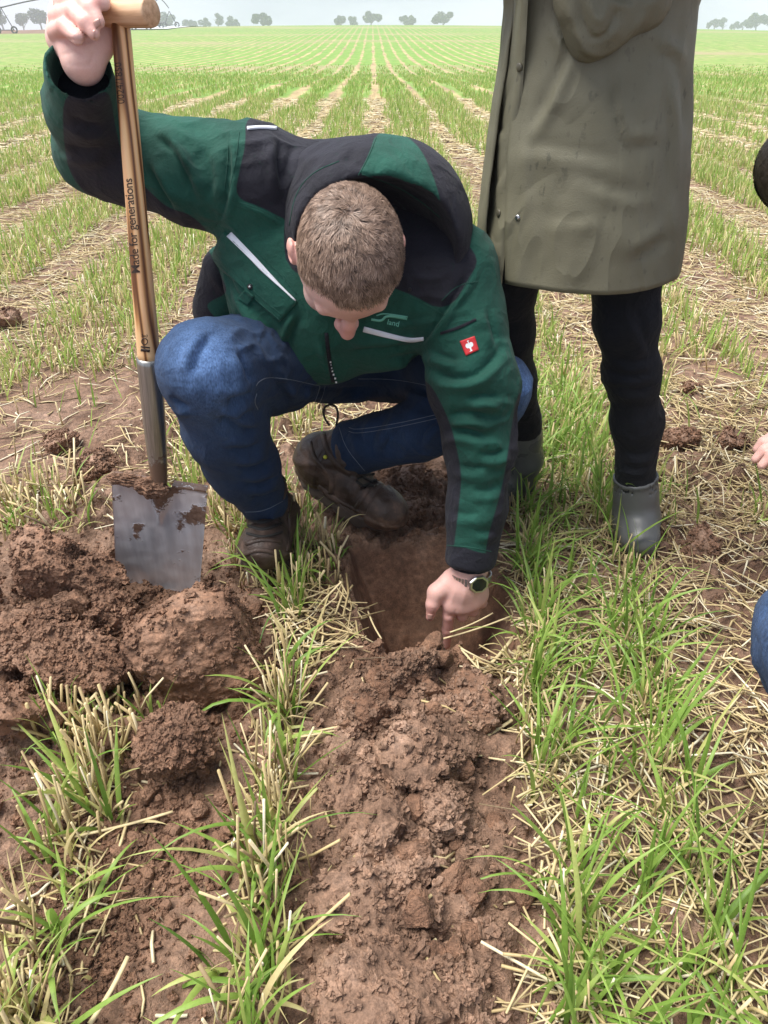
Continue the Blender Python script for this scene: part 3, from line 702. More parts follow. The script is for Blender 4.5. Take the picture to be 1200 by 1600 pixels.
ys[:] = .32+rng.random(n)**1.2*1.3; xs[:] = .04+rng.normal(0, .075, n)
m = a < .45; xs[m] = hp[0]+rng.normal(0, .17, m.sum()); ys[m] = hp[1]+rng.normal(-.03, .15, m.sum())
q0 = G(200, 1320); m = (a > .45) & (a < .68); xs[m] = q0[0]+rng.normal(0, .055, m.sum()); ys[m] = q0[1]+rng.normal(0, .13, m.sum())
ok = (pitdist(xs, ys) > .004); xs, ys = xs[ok], ys[ok]; rs = .0016+.0075*rng.random(len(xs))**3.4
cV, cQ = crumbs(len(xs), xs, ys, rs); cp_ = np.concatenate(CLODPTS); rs2 = .0018+.0060*rng.random(len(cp_))**2.5; c2, q2 = crumbs(len(cp_), cp_[:, 0], cp_[:, 1], rs2, zs=cp_[:, 2]); cQ = np.concatenate([cQ, q2+len(cV)]); cV = np.concatenate([cV, c2])
cx_ = cV[cQ[:, 0]]; isd = (cx_[:, 0] < -.10) | (cx_[:, 1] > .90)
for sel, mt, lab in ((isd, 'dug_soil', 'loose crumbs of fresh brown soil over the dug heap'), (~isd, 'soil_smooth', 'loose crumbs of greyish soil over the tilled ridge')):
    us, iq = np.unique(cQ[sel], return_inverse=True); obj('soil_crumbs', mkmesh('soil_crumbs', cV[us], [iq.reshape(-1, 4)], False), M[mt], kind='stuff', label=lab, cat='soil')

# ------------------------------------------------------------------ plants: blades, stubble, loose straw
def blades(x, y, L, az, lean, curl, w, segs, tint, z=None, fold=True):
    n = len(x); s = np.linspace(0, 1, segs+1)[None]; z = ground(x, y) if z is None else z
    th = lean[:, None]+curl[:, None]*s**1.4                                        # angle from vertical grows along the blade
    ds = (L/segs)[:, None]; hx = np.concatenate([np.zeros((n, 1)), np.cumsum(np.sin(th[:, :-1])*ds, 1)], 1); hz = np.concatenate([np.zeros((n, 1)), np.cumsum(np.cos(th[:, :-1])*ds, 1)], 1)
    c, sn = np.cos(az)[:, None], np.sin(az)[:, None]; C = np.stack([x[:, None]+hx*c, y[:, None]+hx*sn, (z-.006)[:, None]+hz], -1)
    wd = w[:, None]*np.minimum(1, .45+2.2*s)*np.clip(1-s**2.6, .0, 1)+1e-5
    tw = rng.uniform(-.9, .9, n)[:, None]*s+rng.uniform(-.5, .5, n)[:, None]
    W = np.stack([-np.sin(az[:, None]+tw), np.cos(az[:, None]+tw), 0*s+.25*np.sin(tw*2)], -1)*wd[..., None]
    if fold and segs > 2:
        nrm = np.cross(W, np.stack([np.sin(th)*c, np.sin(th)*sn, np.cos(th)], -1)); nrm /= np.linalg.norm(nrm, axis=-1)[..., None]+1e-9
        V = np.stack([C-W, C-nrm*wd[..., None]*.35, C+W], 2)
        k = 3
    else: V = np.stack([C-W, C+W], 2); k = 2
    i = np.arange(segs)[:, None]*k; base = []
    for j in range(k-1): base.append(np.concatenate([i+j, i+j+1, i+k+j+1, i+k+j], 1))
    base = np.concatenate(base); Q = (base[None]+(np.arange(n)*(segs+1)*k)[:, None, None]).reshape(-1, 4)
    return V.reshape(-1, 3), Q, np.repeat(tint, (segs+1)*k)
def straws(p0, p1, r, tint, bend=None, seg=3, sides=5, cap=True):
    n = len(p0); s = np.linspace(0, 1, seg+1); d = p1-p0; L = np.linalg.norm(d, axis=1)[:, None]; t = d/L
    ref = np.where(np.abs(t[:, 2:3]) < .9, np.array([[0, 0, 1.]]), np.array([[1., 0, 0]])); a = np.cross(t, ref); a /= np.linalg.norm(a, axis=1)[:, None]; b = np.cross(t, a)
    C = p0[:, None]+d[:, None]*s[None, :, None]
    if bend is not None: C = C+(a*bend[:, :1]+b*bend[:, 1:])[:, None]*(np.sin(np.pi*s)[None, :, None])
    ph = np.linspace(0, 2*np.pi, sides, endpoint=False); ring = np.cos(ph)[None, :, None]*a[:, None]+np.sin(ph)[None, :, None]*b[:, None]*.75
    V = C[:, :, None]+ring[:, None]*r[:, None, None, None]; nv = (seg+1)*sides
    q = gridquads(seg+1, sides, True); Q = (q[None]+(np.arange(n)*nv)[:, None, None]).reshape(-1, 4)
    V = V.reshape(-1, 3); T = np.repeat(tint, nv); ca = []
    if cap:
        top = np.arange(sides)+seg*sides; ca = (top[None]+(np.arange(n)*nv)[:, None])
        bot = np.arange(sides)[::-1]; ca = np.concatenate([ca, bot[None]+(np.arange(n)*nv)[:, None]])
    return V, Q, T, ca
class Stuff:
    def __init__(s): s.V = []; s.Q = []; s.T = []; s.C = []; s.n = 0
    def add(s, V, Q, T, C=None):
        s.V.append(V); s.Q.append(Q+s.n); s.T.append(T)
        if C is not None and len(C): s.C.append(C+s.n)
        s.n += len(V)
    def build(s, name, mat, **k):
        fs = [np.concatenate(s.Q)]+[np.concatenate([c for c in s.C if c.shape[1] == k]) for k in sorted({c.shape[1] for c in s.C})]
        return obj(name, mkmesh(name, np.concatenate(s.V), fs, True, {'tint': np.concatenate(s.T)}), M[mat], **k)
def rowx(row, y):
    ys_ = [.2, .38, .7, 1.0, 1.4, 2.2]
    return np.interp(y, ys_, {'A': [-.138, -.143, -.155, -.175, -.19, -.20], 'B': [-.385, -.40, -.42, -.44, -.46, -.5], 'C': [.215, .225, .245, .275, .325, .42], 'D': [.36, .385, .42, .46, .50, .56], 'E': [.30, .31, .34, .37, .41, .48]}[row])
grass, stub, litter = Stuff(), Stuff(), Stuff()
def keep_off(x, y, extra=0.):
    """places where nothing grows: the pit, the heap, the blocks"""
    m = pitdist(x, y) > .012+extra
    u, v, _ = proj(np.stack([x, y, 0*x], -1))
    heap = [(0, 860), (60, 835), (180, 850), (330, 905), (440, 960), (445, 1060), (380, 1130), (240, 1110), (90, 1150), (-40, 1170), (-40, 860)]
    return m & ~inside_poly(u, v, heap)
def grow(x, y, n_each, Lr, tintr, w=.0024, segs=7, lean=.42, curl=1.5):
    k = n_each; N = len(x)*k; X = np.repeat(x, k)+rng.normal(0, .006, N); Y = np.repeat(y, k)+rng.normal(0, .006, N)
    L = rng.uniform(*Lr, N)*np.repeat(rng.uniform(.7, 1.15, len(x)), k)
    grass.add(*blades(X, Y, L, rng.uniform(0, 6.28, N), np.abs(rng.normal(0, lean, N)), np.abs(rng.normal(curl*.6, curl*.6, N)), w*rng.uniform(.6, 1.35, N), segs, np.clip(rng.normal(*tintr, N), 0, 1)))
def stubs(x, y, Lr, r=(.0018, .0033), lean=.28, tint=(.55, .2), sides=6):
    N = len(x); L = rng.uniform(*Lr, N); az = rng.uniform(0, 6.28, N); th = np.abs(rng.normal(0, lean, N)); z = ground(x, y)
    p0 = np.stack([x, y, z-.01], -1); p1 = p0+np.stack([np.sin(th)*np.cos(az), np.sin(th)*np.sin(az), np.cos(th)], -1)*L[:, None]
    stub.add(*straws(p0, p1, rng.uniform(*r, N), np.clip(rng.normal(*tint, N), 0, 1), rng.normal(0, .003, (N, 2)), 2, sides))
def strew(x, y, Lr, r=(.0011, .0025), tint=(.62, .2), lift=.012, sides=4, zoff=0., seg=2):
    N = len(x); L = rng.uniform(0, 1, N)**1.6*(Lr[1]-Lr[0])+Lr[0]; az = rng.uniform(0, 6.28, N); d = np.stack([np.cos(az), np.sin(az)], -1)*L[:, None]/2
    a, b = np.stack([x, y], -1)-d, np.stack([x, y], -1)+d; za, zb = ground(a[:, 0], a[:, 1]), ground(b[:, 0], b[:, 1]); zm = ground(x, y)
    za = np.maximum(za, zm-.02); zb = np.maximum(zb, zm-.02)
    p0 = np.stack([a[:, 0], a[:, 1], za+rng.uniform(0, lift, N)+zoff], -1); p1 = np.stack([b[:, 0], b[:, 1], zb+rng.uniform(0, lift, N)+zoff], -1)
    litter.add(*straws(p0, p1, rng.uniform(*r, N), np.clip(rng.normal(*tint, N), 0, 1), rng.normal(0, .006, (N, 2))*(L[:, None]/.1), seg, sides))
def along(row, n, y0, y1, sd):
    y = rng.uniform(y0, y1, n); x = rowx(row, y)+rng.normal(0, sd, n); m = keep_off(x, y); return x[m], y[m]
def clumped(x, y): m = rng.random(len(x)) < sstep(-.35, .45, perlin(x*14, y*14, 0*x+3)); return x[m], y[m]
# seed rows close by
x, y = along('A', 44, .3, 1.30, .016); grow(x, y, 4, (.10, .23), (.58, .2), .0036, 9)
x, y = clumped(*along('A', 420, .28, 1.32, .017)); stubs(x, y, (.05, .16), (.0012, .0027), .32, (.58, .25)); x, y = along('A', 60, .28, 1.32, .02); grow(x, y, 3, (.05, .14), (.97, .05), .0024, 7, .5, 1.6)
x, y = along('A', 170, .3, 1.32, .03); strew(x, y, (.03, .10))
x, y = along('B', 20, .3, .72, .018); grow(x, y, 4, (.10, .21), (.62, .2), .0034, 9)
x, y = clumped(*along('B', 260, .28, .74, .022)); stubs(x, y, (.05, .16), (.0012, .0028)); x, y = along('B', 50, .28, .74, .03); grow(x, y, 3, (.05, .14), (.97, .05), .0024, 7, .5, 1.6)
x, y = along('B', 120, .28, .74, .035); strew(x, y, (.04, .12))
x, y = along('C', 135, .3, 2.2, .019); grow(x, y, 4, (.09, .21), (.60, .18), .0030, 9)
x, y = along('C', 300, .28, 2.2, .022); stubs(x, y, (.03, .09), (.0012, .0024)); x, y = along('C', 70, .28, 2.2, .03); grow(x, y, 3, (.05, .12), (.97, .05), .002, 6, .6, 1.5)
x, y = along('D', 100, .3, 2.2, .022); grow(x, y, 4, (.10, .23), (.58, .18), .0030, 9)
x, y = along('D', 190, .28, 2.2, .02); stubs(x, y, (.03, .09), (.0012, .0024)); x, y = along('D', 60, .28, 2.2, .03); grow(x, y, 3, (.05, .12), (.97, .05), .002, 6, .6, 1.5)
x, y = along('E', 60, .3, 2.2, .02); grow(x, y, 4, (.07, .17), (.5, .2), .0026, 7)
# loose straw: thick right of the tilled ridge, thin elsewhere
N = 4300; y = .28+rng.random(N)*1.9; x = .175+.10*(y-.4)+rng.random(N)**1.1*(.42+.25*y); m = keep_off(x, y, .01); strew(x[m], y[m], (.02, .17), (.0009, .0022), tint=(.62, .25), lift=.022)
N = 300; y = .9+rng.random(N)*.18; x = .15+rng.random(N)*.16; m = keep_off(x, y, .004); strew(x[m], y[m], (.03, .1))
N = 170; y = .3+rng.random(N)*.9; x = rng.uniform(-.5, .17, N); m = keep_off(x, y, .004); strew(x[m], y[m], (.02, .08), tint=(.5, .25), lift=.006)
# straw mat by the left rim of the pit
N = 110; p = np.array([G(u, v) for u, v in zip(rng.uniform(430, 560, N), rng.uniform(950, 1040, N))]); m = pitdist(p[:, 0], p[:, 1]) > .0; strew(p[m, 0], p[m, 1], (.05, .14), zoff=.012)
# grass and stubble round the boots, and the tufts at the far side of the heap
def patchpts(poly, n):
    poly = np.array(poly, float); lo, hi = poly.min(0), poly.max(0); u = rng.uniform(lo[0], hi[0], n*3); v = rng.uniform(lo[1], hi[1], n*3); m = inside_poly(u, v, poly)
    q = np.array([G(a, b) for a, b in zip(u[m][:n], v[m][:n])]); return q[:, 0], q[:, 1]
x, y = patchpts([(330, 830), (380, 900), (470, 930), (540, 940), (530, 860), (480, 770), (420, 720), (330, 760)], 60); grow(x, y, 3, (.05, .13), (.55, .22), .0022)
x, y = patchpts([(330, 800), (380, 930), (470, 960), (540, 940), (530, 860), (480, 770), (420, 720), (330, 760)], 260); stubs(x, y, (.04, .10), tint=(.58, .2))
x, y = patchpts([(0, 780), (40, 760), (130, 770), (150, 830), (60, 845), (0, 850)], 90); stubs(x, y, (.05, .12), lean=.6)
x, y = patchpts([(0, 780), (40, 760), (130, 770), (150, 830), (60, 845), (0, 850)], 14); grow(x, y, 3, (.06, .14), (.6, .2))
x, y = patchpts([(80, 1090), (250, 1120), (250, 1180), (120, 1210), (60, 1180)], 90); stubs(x, y, (.05, .11), lean=.5)
x, y = patchpts([(80, 1090), (250, 1120), (250, 1180), (120, 1210), (60, 1180)], 14); grow(x, y, 4, (.07, .15), (.5, .2))
# the field behind, near part blade by blade
def fieldzone(y0, y1, dens, kind, **k):
    A = .5*1.16*(y1**2-y0**2)+.3*(y1-y0); N = int(A*dens); y = np.sqrt(rng.uniform(y0**2, y1**2, N)); x = rng.uniform(-.58, .58, N)*(y+.35)
    r = x+.013*y; brk = fbm(x*1.1, y*.35, 0*x+7, 3); d = stripdist(r)+brk*.16-.10*sstep(.25, .6, fbm(x*.45, y*.16, 0*x+31, 3))
    sub = np.cos((r-.39)/.117*2*np.pi)                                          # seed rows
    if kind == 'grass': p = sstep(.07, .16, d)*(.62+.38*sub)*sstep(-1.2, -.1, fbm(x*4, y*2.2, 0*x+11, 2))*(1-.8*sstep(30, 40, y))
    elif kind == 'stub': p = sstep(.10, .2, d)*(.55+.45*sub)
    else: p = .55+.45*(1-sstep(.1, .3, d))*sstep(-.5, .3, fbm(x*2, y*1, 0*x+3, 2))
    if y0 < 5:
        u_, v_, _ = proj(np.stack([x, y, 0*x], -1))
        bare = inside_poly(u_, v_, [(-60, 640), (60, 590), (215, 580), (245, 640), (240, 770), (130, 765), (-60, 790)]) | inside_poly(u_, v_, [(1035, 560), (1120, 570), (1230, 640), (1230, 790), (1120, 800), (1040, 740)])
        p = np.where(bare, p*(.10 if kind != 'litter' else .35), p)
    if y0 < 2: p = p*((np.abs(x-.05) > .33) | (y > 1.75))*keep_off(x, y, .02)
    m = rng.random(N) < p; return x[m], y[m]
def far_blades(y0, y1, dens, Lr, w, segs):
    x, y = fieldzone(y0, y1, dens, 'grass'); N = len(x)
    grass.add(*blades(x, y, rng.uniform(*Lr, N), rng.uniform(0, 6.28, N), np.abs(rng.normal(0, .4, N)), np.abs(rng.normal(.4, .5, N)), w*rng.uniform(.6, 1.4, N), segs, np.clip(rng.normal(.76, .16, N), 0, 1), fold=False))
far_blades(1.35, 3.2, 2600, (.06, .15), .0026, 4)
far_blades(3.2, 7., 2300, (.07, .15), .0036, 3)
far_blades(7., 14., 950, (.07, .14), .0065, 2)
far_blades(14., 26., 260, (.07, .13), .013, 2)
far_blades(26., 40., 60, (.06, .12), .022, 2)
x, y = fieldzone(1.35, 3.2, 1300, 'stub'); stubs(x, y, (.03, .09), tint=(.62, .2), sides=4)
x, y = fieldzone(3.2, 8., 900, 'stub'); stubs(x, y, (.03, .10), (.002, .0035), tint=(.65, .2), sides=3)
x, y = fieldzone(1.35, 3.2, 2600, 'litter'); strew(x, y, (.03, .13), tint=(.68, .22))
x, y = fieldzone(3.2, 7., 1700, 'litter'); strew(x, y, (.04, .16), (.0018, .003), tint=(.72, .2), sides=3, seg=1)
x, y = fieldzone(7., 14., 560, 'litter'); strew(x, y, (.06, .22), (.004, .007), tint=(.72, .2), sides=3, seg=1)
grass.build('grass', 'grass', kind='stuff', label='green blades of crop and grass standing in rows', cat='grass')
stub.build('stubble', 'straw', kind='stuff', label='cut yellow straw stubble standing in rows', cat='stubble')
litter.build('loose_straw', 'straw', kind='stuff', label='loose pale straw strewn over the soil', cat='straw')

# single long stalks that stand out on the bare soil
for (u0, v0, u1, v1, z, r, lab) in [
    (492, 1510, 612, 1482, .040, .0030, 'thick pale stalk lying across the lower ridge from the stubble row'),
    (583, 1532, 682, 1468, .042, .0024, 'yellow stalk lying diagonally on the lower ridge'),
    (680, 1445, 700, 1425, .03, .0014, 'short curled straw on the right flank of the ridge'),
    (722, 1168, 800, 1125, .02, .0030, 'broken yellow stalk lying right of the sheared clod'),
    (100, 1310, 270, 1268, .02, .0022, 'long stalk reaching over the loose soil at lower left'),
    (112, 1240, 190, 1185, .02, .0016, 'thin stalk slanting over the soil under the round clod'),
    (140, 1600, 200, 1495, .02, .0030, 'split yellow stalk leaning at the lower left corner'),
    (692, 998, 800, 962, .012, .0018, 'straw stalk jutting over the pit below the fingertip'),
    (703, 988, 770, 958, .022, .0016, 'upper straw stalk jutting over the pit across the finger'),
    (755, 1048, 800, 998, .012, .0032, 'thick straw stalk leaning on the right rim of the pit'),
    (575, 955, 596, 998, .014, .0016, 'bent straw hanging over the left rim of the pit'),
    (85, 1050, 128, 1100, .05, .0018, 'orange stalk stuck in the heap over the dark hollow')]:
    a, b = G(u0, v0, z), G(u1, v1, z); V, Q, T, C = straws(np.array([a]), np.array([b]), np.array([r]), np.array([.75]), np.array([[.0015, .002]]), 6, 7); c = (a+b)/2
    obj('straw_stalk', mkmesh('straw_stalk', V-c, [Q, C], True, {'tint': T}), M['straw'], label=lab, cat='straw', group='single stalks on bare soil', loc=c)
# ------------------------------------------------------------------ far things: trees on the skyline, irrigator, wet track
def tree(u, Y, wpx, hpx, label, shape=1.0, seed=0, trunk=.28):
    """u: where it shows; wpx, hpx crown size as seen"""
    zc = Y*CP; X = (u-600)*zc/F; k = zc/F; W, Hh = wpx*k/2, hpx*k; z0 = float(ground(X, Y))
    r = np.random.default_rng(seed+40); root = obj('field_tree', None, label=label, cat='tree', group='trees on the horizon', loc=(X, Y, z0-.2))
    mb = MB(); ht = Hh*trunk; tr = Hh*.028+.08
    mb.add(*tube([(0, 0, -.3), (tr*.3, 0, ht*.6), (-tr*.2, .1, ht*1.2), (.1*W, 0, Hh*.62)], [tr*1.25, tr, tr*.8, tr*.3], 8))
    nb = 6
    for q in range(nb):
        a = q*2*math.pi/nb+r.uniform(-.4, .4); L = W*r.uniform(.5, .8); h0 = ht*r.uniform(.8, 1.5)
        mb.add(*tube([(0, 0, h0), (.4*L*math.cos(a), .4*L*math.sin(a), h0+.18*Hh), (L*math.cos(a), L*math.sin(a), h0+r.uniform(.2, .38)*Hh)], [tr*.6, tr*.35, tr*.12], 6))
    obj('trunk', mb.mesh('trunk'), M['bark'], root)
    # crown: leaf clumps through the volume of several lobes
    n = 1500; lob = 9; C = np.stack([r.uniform(-.62, .62, lob)*W, r.uniform(-.6, .6, lob)*W, Hh*(trunk+.12+r.uniform(.05, .62, lob)*(1-trunk))], -1)
    C[:, :2] *= (1-.55*np.clip((C[:, 2:3]/Hh-.55)/.45, 0, 1)*shape); Rl = r.uniform(.30, .48, lob)*min(W, Hh*.55)
    li = r.integers(0, lob, n); d = r.normal(size=(n, 3)); d /= np.linalg.norm(d, axis=1)[:, None]; p = C[li]+d*(Rl[li]*r.uniform(.35, 1., n)**.5)[:, None]*np.array([1, 1, .8])
    s = W*.085*r.uniform(.5, 1.3, n); a = r.normal(size=(n, 3)); a /= np.linalg.norm(a, axis=1)[:, None]; b = np.cross(a, r.normal(size=(n, 3))); b /= np.linalg.norm(b, axis=1)[:, None]
    V = np.stack([p-a*s[:, None]-b*s[:, None]*.5, p+a*s[:, None]*.3-b*s[:, None], p+a*s[:, None]+b*s[:, None]*.4, p-a*s[:, None]*.2+b*s[:, None]], 1).reshape(-1, 3)
    obj('crown', mkmesh('crown', V, [np.arange(n*4).reshape(-1, 4)], False, {'tint': np.repeat(r.random(n), 4)}), M['tree_leaf'], root)
TR = [
 (6, 330, 28, 30, 'hazy tree at the left picture edge behind the irrigator', 1), (38, 340, 22, 22, 'thin pale tree between the left edge tree and the round one', 1), (66, 330, 30, 27, 'round hazy tree just left of the gripping hand', 1),
 (262, 380, 30, 22, 'hazy tree right beside the end of the wooden grip', 1), (292, 400, 16, 13, 'first small tree of the row right of the spade grip', 1), (304, 405, 15, 13, 'second small tree of the row right of the spade grip', .8), (322, 400, 20, 15, 'third rounded tree of the row right of the spade grip', .6),
 (342, 400, 16, 20, 'tallest slender tree of the row right of the spade grip', .8), (364, 400, 22, 15, 'pointed bush tree ending the row right of the spade grip', 1.3), (411, 360, 36, 17, 'broad dome shaped tree standing alone left of the skyline centre', .5),
 (532, 400, 24, 14, 'low tree at the left of the skyline centre cluster', .5), (554, 420, 22, 13, 'paler low tree in the middle of the centre cluster', .5), (580, 400, 36, 18, 'widest tree at the right of the skyline centre cluster', .6),
 (635, 400, 32, 14, 'low spreading tree between the centre cluster and the raincoat tree', .5), (692, 400, 34, 20, 'oak like tree on the skyline halfway to the raincoat', .5), (793, 430, 20, 13, 'pale tree half hidden by the edge of the raincoat', .5),
 (1106, 420, 14, 15, 'narrow hazy tree first to the right of the raincoat', 1.2), (1115, 430, 14, 18, 'taller hazy conifer second to the right of the raincoat', 1.4), (1128, 425, 14, 17, 'rounded hazy tree third to the right of the raincoat', .8),
 (1146, 430, 14, 14, 'small hazy tree in the gap right of the raincoat', 1.), (1159, 430, 14, 15, 'small pointed tree left of the broad one at right', 1.2), (1180, 410, 36, 20, 'broad hazy tree with a low crown near the right edge', .5), (1206, 420, 26, 18, 'hazy tree cut by the right picture edge', .5)]
for k, (u, Y, w, h, lab, sh) in enumerate(TR): tree(u, Y, w*1.15, h*1.3, lab, sh, k)

# wheeled irrigator: arched pipe on A-shaped towers with wheels
def far_pt(u, v, Y): 
    zc = Y/(CP+(800-v)/F*SP); return P(u, v, zc)
Yi = 95.; towers = [(-60, 61), (12, 58), (222, 53), (243, 53), (268, 47)]
irr = obj('irrigator', None, label='thin arched wheeled irrigation machine on the field far left', cat='irrigator', loc=(0, 0, 0))
base = [far_pt(u, v, Yi+12*k) for k, (u, v) in enumerate(towers)]
for b in base: b[2] = float(ground(b[0], b[1]))
for k, b in enumerate(base):
    mb = MB(); hgt = 2.6 if k < 4 else 2.2
    for dx in (-1.0, 1.0): mb.add(*tube([b+np.array([dx, 0, .3]), b+np.array([0, 0, hgt])], .055, 6))
    mb.add(*tube([b+np.array([-1.0, 0, .35]), b+np.array([1.0, 0, .35])], .05, 6)); obj('tower', mb.mesh('tower'), M['irrigator_metal'], irr)
    for dx in (-1.0, 1.0):
        a = np.linspace(0, 2*np.pi, 15); ring = np.stack([b[0]+dx+.33*np.cos(a), 0*a+b[1], b[2]+.36+.33*np.sin(a)], -1); mb = MB(); mb.add(*tube(ring, .10, 6)); obj('wheel', mb.mesh('wheel'), M['irrigator_metal'], irr)
for a, b in zip(base[:-1], base[1:]):
    s = np.linspace(0, 1, 13); pts = a+(b-a)*s[:, None]; pts[:, 2] += 2.6+1.1*np.sin(np.pi*s); mb = MB(); mb.add(*tube(pts, .075, 6)); obj('pipe', mb.mesh('pipe'), M['irrigator_metal'], irr)
# pale wet track leading away on the left
tp = [far_pt(195, 57.5, 120), far_pt(235, 53, 150), far_pt(275, 47.5, 185)]; V = []
for p, w in zip(tp, (6., 7., 8.)):
    for dx in (-w, w): V.append([p[0]+dx, p[1], float(ground(p[0]+dx, p[1]))+.12])
V = np.array(V); obj('track', mkmesh('track', V, [np.array([[0, 1, 3, 2], [2, 3, 5, 4]])]), M['track_surface'], kind='structure', label='pale wet track crossing the fields far left')
# air: even pale haze round the whole place
def haze():
    lo, hi = np.array([-330, -5, -1.3]), np.array([330, 470., 13.]); V, q = box((lo+hi)/2, hi-lo)
    m = bpy.data.materials.new('haze'); m.use_nodes = True; n, l = m.node_tree.nodes, m.node_tree.links; n.clear(); o = n.new('ShaderNodeOutputMaterial'); pv = n.new('ShaderNodeVolumePrincipled')
    pv.inputs['Color'].default_value = (.90, .94, 1., 1); pv.inputs['Density'].default_value = .0013; pv.inputs['Anisotropy'].default_value = 0.; l.new(pv.outputs['Volume'], o.inputs['Volume'])
    ho = obj('haze', mkmesh('haze', V, [q], False), m, kind='stuff', label='thin pale haze in the damp air over the field')
if HAZE: haze()
# ------------------------------------------------------------------ spade
def spade():
    top = P(187, 20, .975); bot = P(263, 917, 1.47); d = unit(bot-top); L = np.linalg.norm(bot-top)
    root = obj('spade', None, label='garden spade with ash T handle and muddy steel blade stuck in the soil heap', cat='spade', loc=bot)
    def part(name, V, fs, mat, attrs=None, smooth=True, par=root): return obj(name, mkmesh(name, V-bot, fs, smooth, attrs), M[mat], par)
    def at(v):                                                    # point of the straight axis seen at picture height v
        lo, hi = 0., 1.
        for _ in range(40):
            m = (lo+hi)/2
            if proj((top+(bot-top)*m)[None])[1][0] < v: lo = m
            else: hi = m
        return top+(bot-top)*lo
    # T grip, rounded ends
    ax = unit([.87, -.5, .0]); s = np.array([-.078, -.077, -.073, -.05, 0, .045, .0535, .0560, .0572]); r = np.array([.008, .0135, .0165, .0172, .0172, .0172, .0171, .0166, .0154])
    V, q, t = tube(top+ax*s[:, None], r, 28); gm = mkmesh('grip', V-top, [q, t]); g = obj('grip', gm, M['grip_wood'], root); g.location = top-bot
    g.rotation_euler = (0, 0, 0)
    Rg = np.stack([ax, unit(np.cross([0, 0, 1], ax)), [0, 0, 1]], 1)
    V2 = (V-top)@Rg; gm.vertices.foreach_set('co', V2.astype(np.float32).ravel()); g.rotation_euler = Matrix(Rg.tolist()).to_euler()
    # shaft (own axes so the grain runs along it)
    a, b = top+d*.008, at(566); n = 30; s = np.linspace(0, 1, n); rr = np.interp(s, [0, .08, .5, .9, 1], [.0122, .0128, .0150, .0180, .0183])
    V, q, t = tube(a+(b-a)*s[:, None], rr, 32); zax = -d; xa = unit(np.cross([0, 1, 0], zax)); R = np.stack([xa, np.cross(zax, xa), zax], 1)
    sh = obj('shaft', mkmesh('shaft', (V-b)@R, [q, t]), M['ash_wood'], root); sh.location = b-bot; sh.rotation_euler = Matrix(R.tolist()).to_euler()
    tree_ = bvh(V, q)
    al = lambda u0, v0, u1, v1: np.array([u1-u0, v1-v0], float)
    for txt, o, dr, sz, bo, sp in [('Made for generations', (219, 427), al(219, 427, 202.5, 236), 13.5, .004, .93), ('0024/1850', (195, 162), al(195, 162, 188.5, 86), 11.0, .0, 1.0)]:
        me = text_on(tree_, txt, o, dr, sz, .0005, bo, sp); me.transform(Matrix.Translation(Vector(-bot))); obj('lettering', me, M['ink'], root)
    # burnt stamp near the socket: two bars, a ring and small letters
    mb = MB()
    for v0, w in ((541.5, 2.2), (546.5, 4.2)):
        pv, pq = patch(tree_, ribbon_uv([(220, v0), (234, v0+2)], w, 6, 3), .0002, .0003); mb.add(pv, pq)
    ang = np.linspace(0, 2*np.pi, 25); rp = []
    for k in ang:
        h = hit(tree_, 226+4.5*math.cos(k), 533.5+4.8*math.sin(k)); rp.append(h[0]+h[1]*.0003)
    mb.add(*tube(np.array(rp), .0008, 5)); me = mb.mesh('stamp'); me.transform(Matrix.Translation(Vector(-bot))); obj('stamp', me, M['ink'], root)
    me = text_on(tree_, 'Sw3', (221, 526), (1, .1), 4.2, .0004, .02); me.transform(Matrix.Translation(Vector(-bot))); obj('stamp', me, M['ink'], root)
    # socket
    a, b = at(559), at(756); s = np.linspace(0, 1, 26); rr = np.interp(s, [0, .02, .05, .5, .8, 1.], [.0196, .0204, .0200, .0190, .0165, .0140])
    V, q, t = tube(a+(b-a)*s[:, None], rr, 28)
    V, q, t = tube(a+(b-a)*s[:, None], rr, 28); mud = np.repeat(np.interp(s, [0, .55, .8, 1], [0, .05, .55, 1.]), 28); mud = np.r_[mud, 0, 1]
    so = obj('socket', mkmesh('socket', (V-b)@R, [q, t], True, {'mud': mud}), M['socket_steel'], root); so.location = b-bot; so.rotation_euler = Matrix(R.tolist()).to_euler()
    # blade: dished plate with a central rib and folded treads
    bt = at(757); d = unit(P(247, 925, 1.485)-bt); wax = unit(RGT*.995+np.array([0, 0, -.06])); wax = unit(wax-d*(wax@d)); nax = np.cross(wax, d); nax = nax if nax@(CAMP-bt) > 0 else -nax
    ns, nt = 70, 60; s = np.linspace(0, 1, ns)[:, None]; t = np.linspace(-1, 1, nt)[None]; Lb = .300
    hw = .0865-.006*s; cornr = np.clip((np.abs(t)-.80)/.20, 0, 1)**2*.014*(s > .9)
    z = s*Lb+.004*np.abs(t)*(s < .03); z = z+0*t
    rib = .017*np.exp(-((t*hw)/(.020*(1-1.05*np.minimum(s*Lb/.085, .95))+.003))**2)*np.clip(1-s*Lb/.095, 0, 1)**.7
    off = -.010*(1-t**2)*(.4+.6*s)+rib+.004*s*s
    off = off+.0012*fbm(t*hw*30+0*s, s*8+0*t, 0*s*t, 2)
    def surf(k): return bt+d*(z[..., None])+wax*(t*hw)[..., None]+nax*(off+k)[..., None]
    Vf, Vb = surf(0.).reshape(-1, 3), surf(-.0022).reshape(-1, 3); q = gridquads(ns, nt); K = ns*nt
    rim = [i*nt for i in range(ns)]+[(ns-1)*nt+j for j in range(1, nt)]+[i*nt+nt-1 for i in range(ns-2, -1, -1)]+[j for j in range(nt-2, 0, -1)]; rim = np.array(rim); r2 = np.roll(rim, -1)
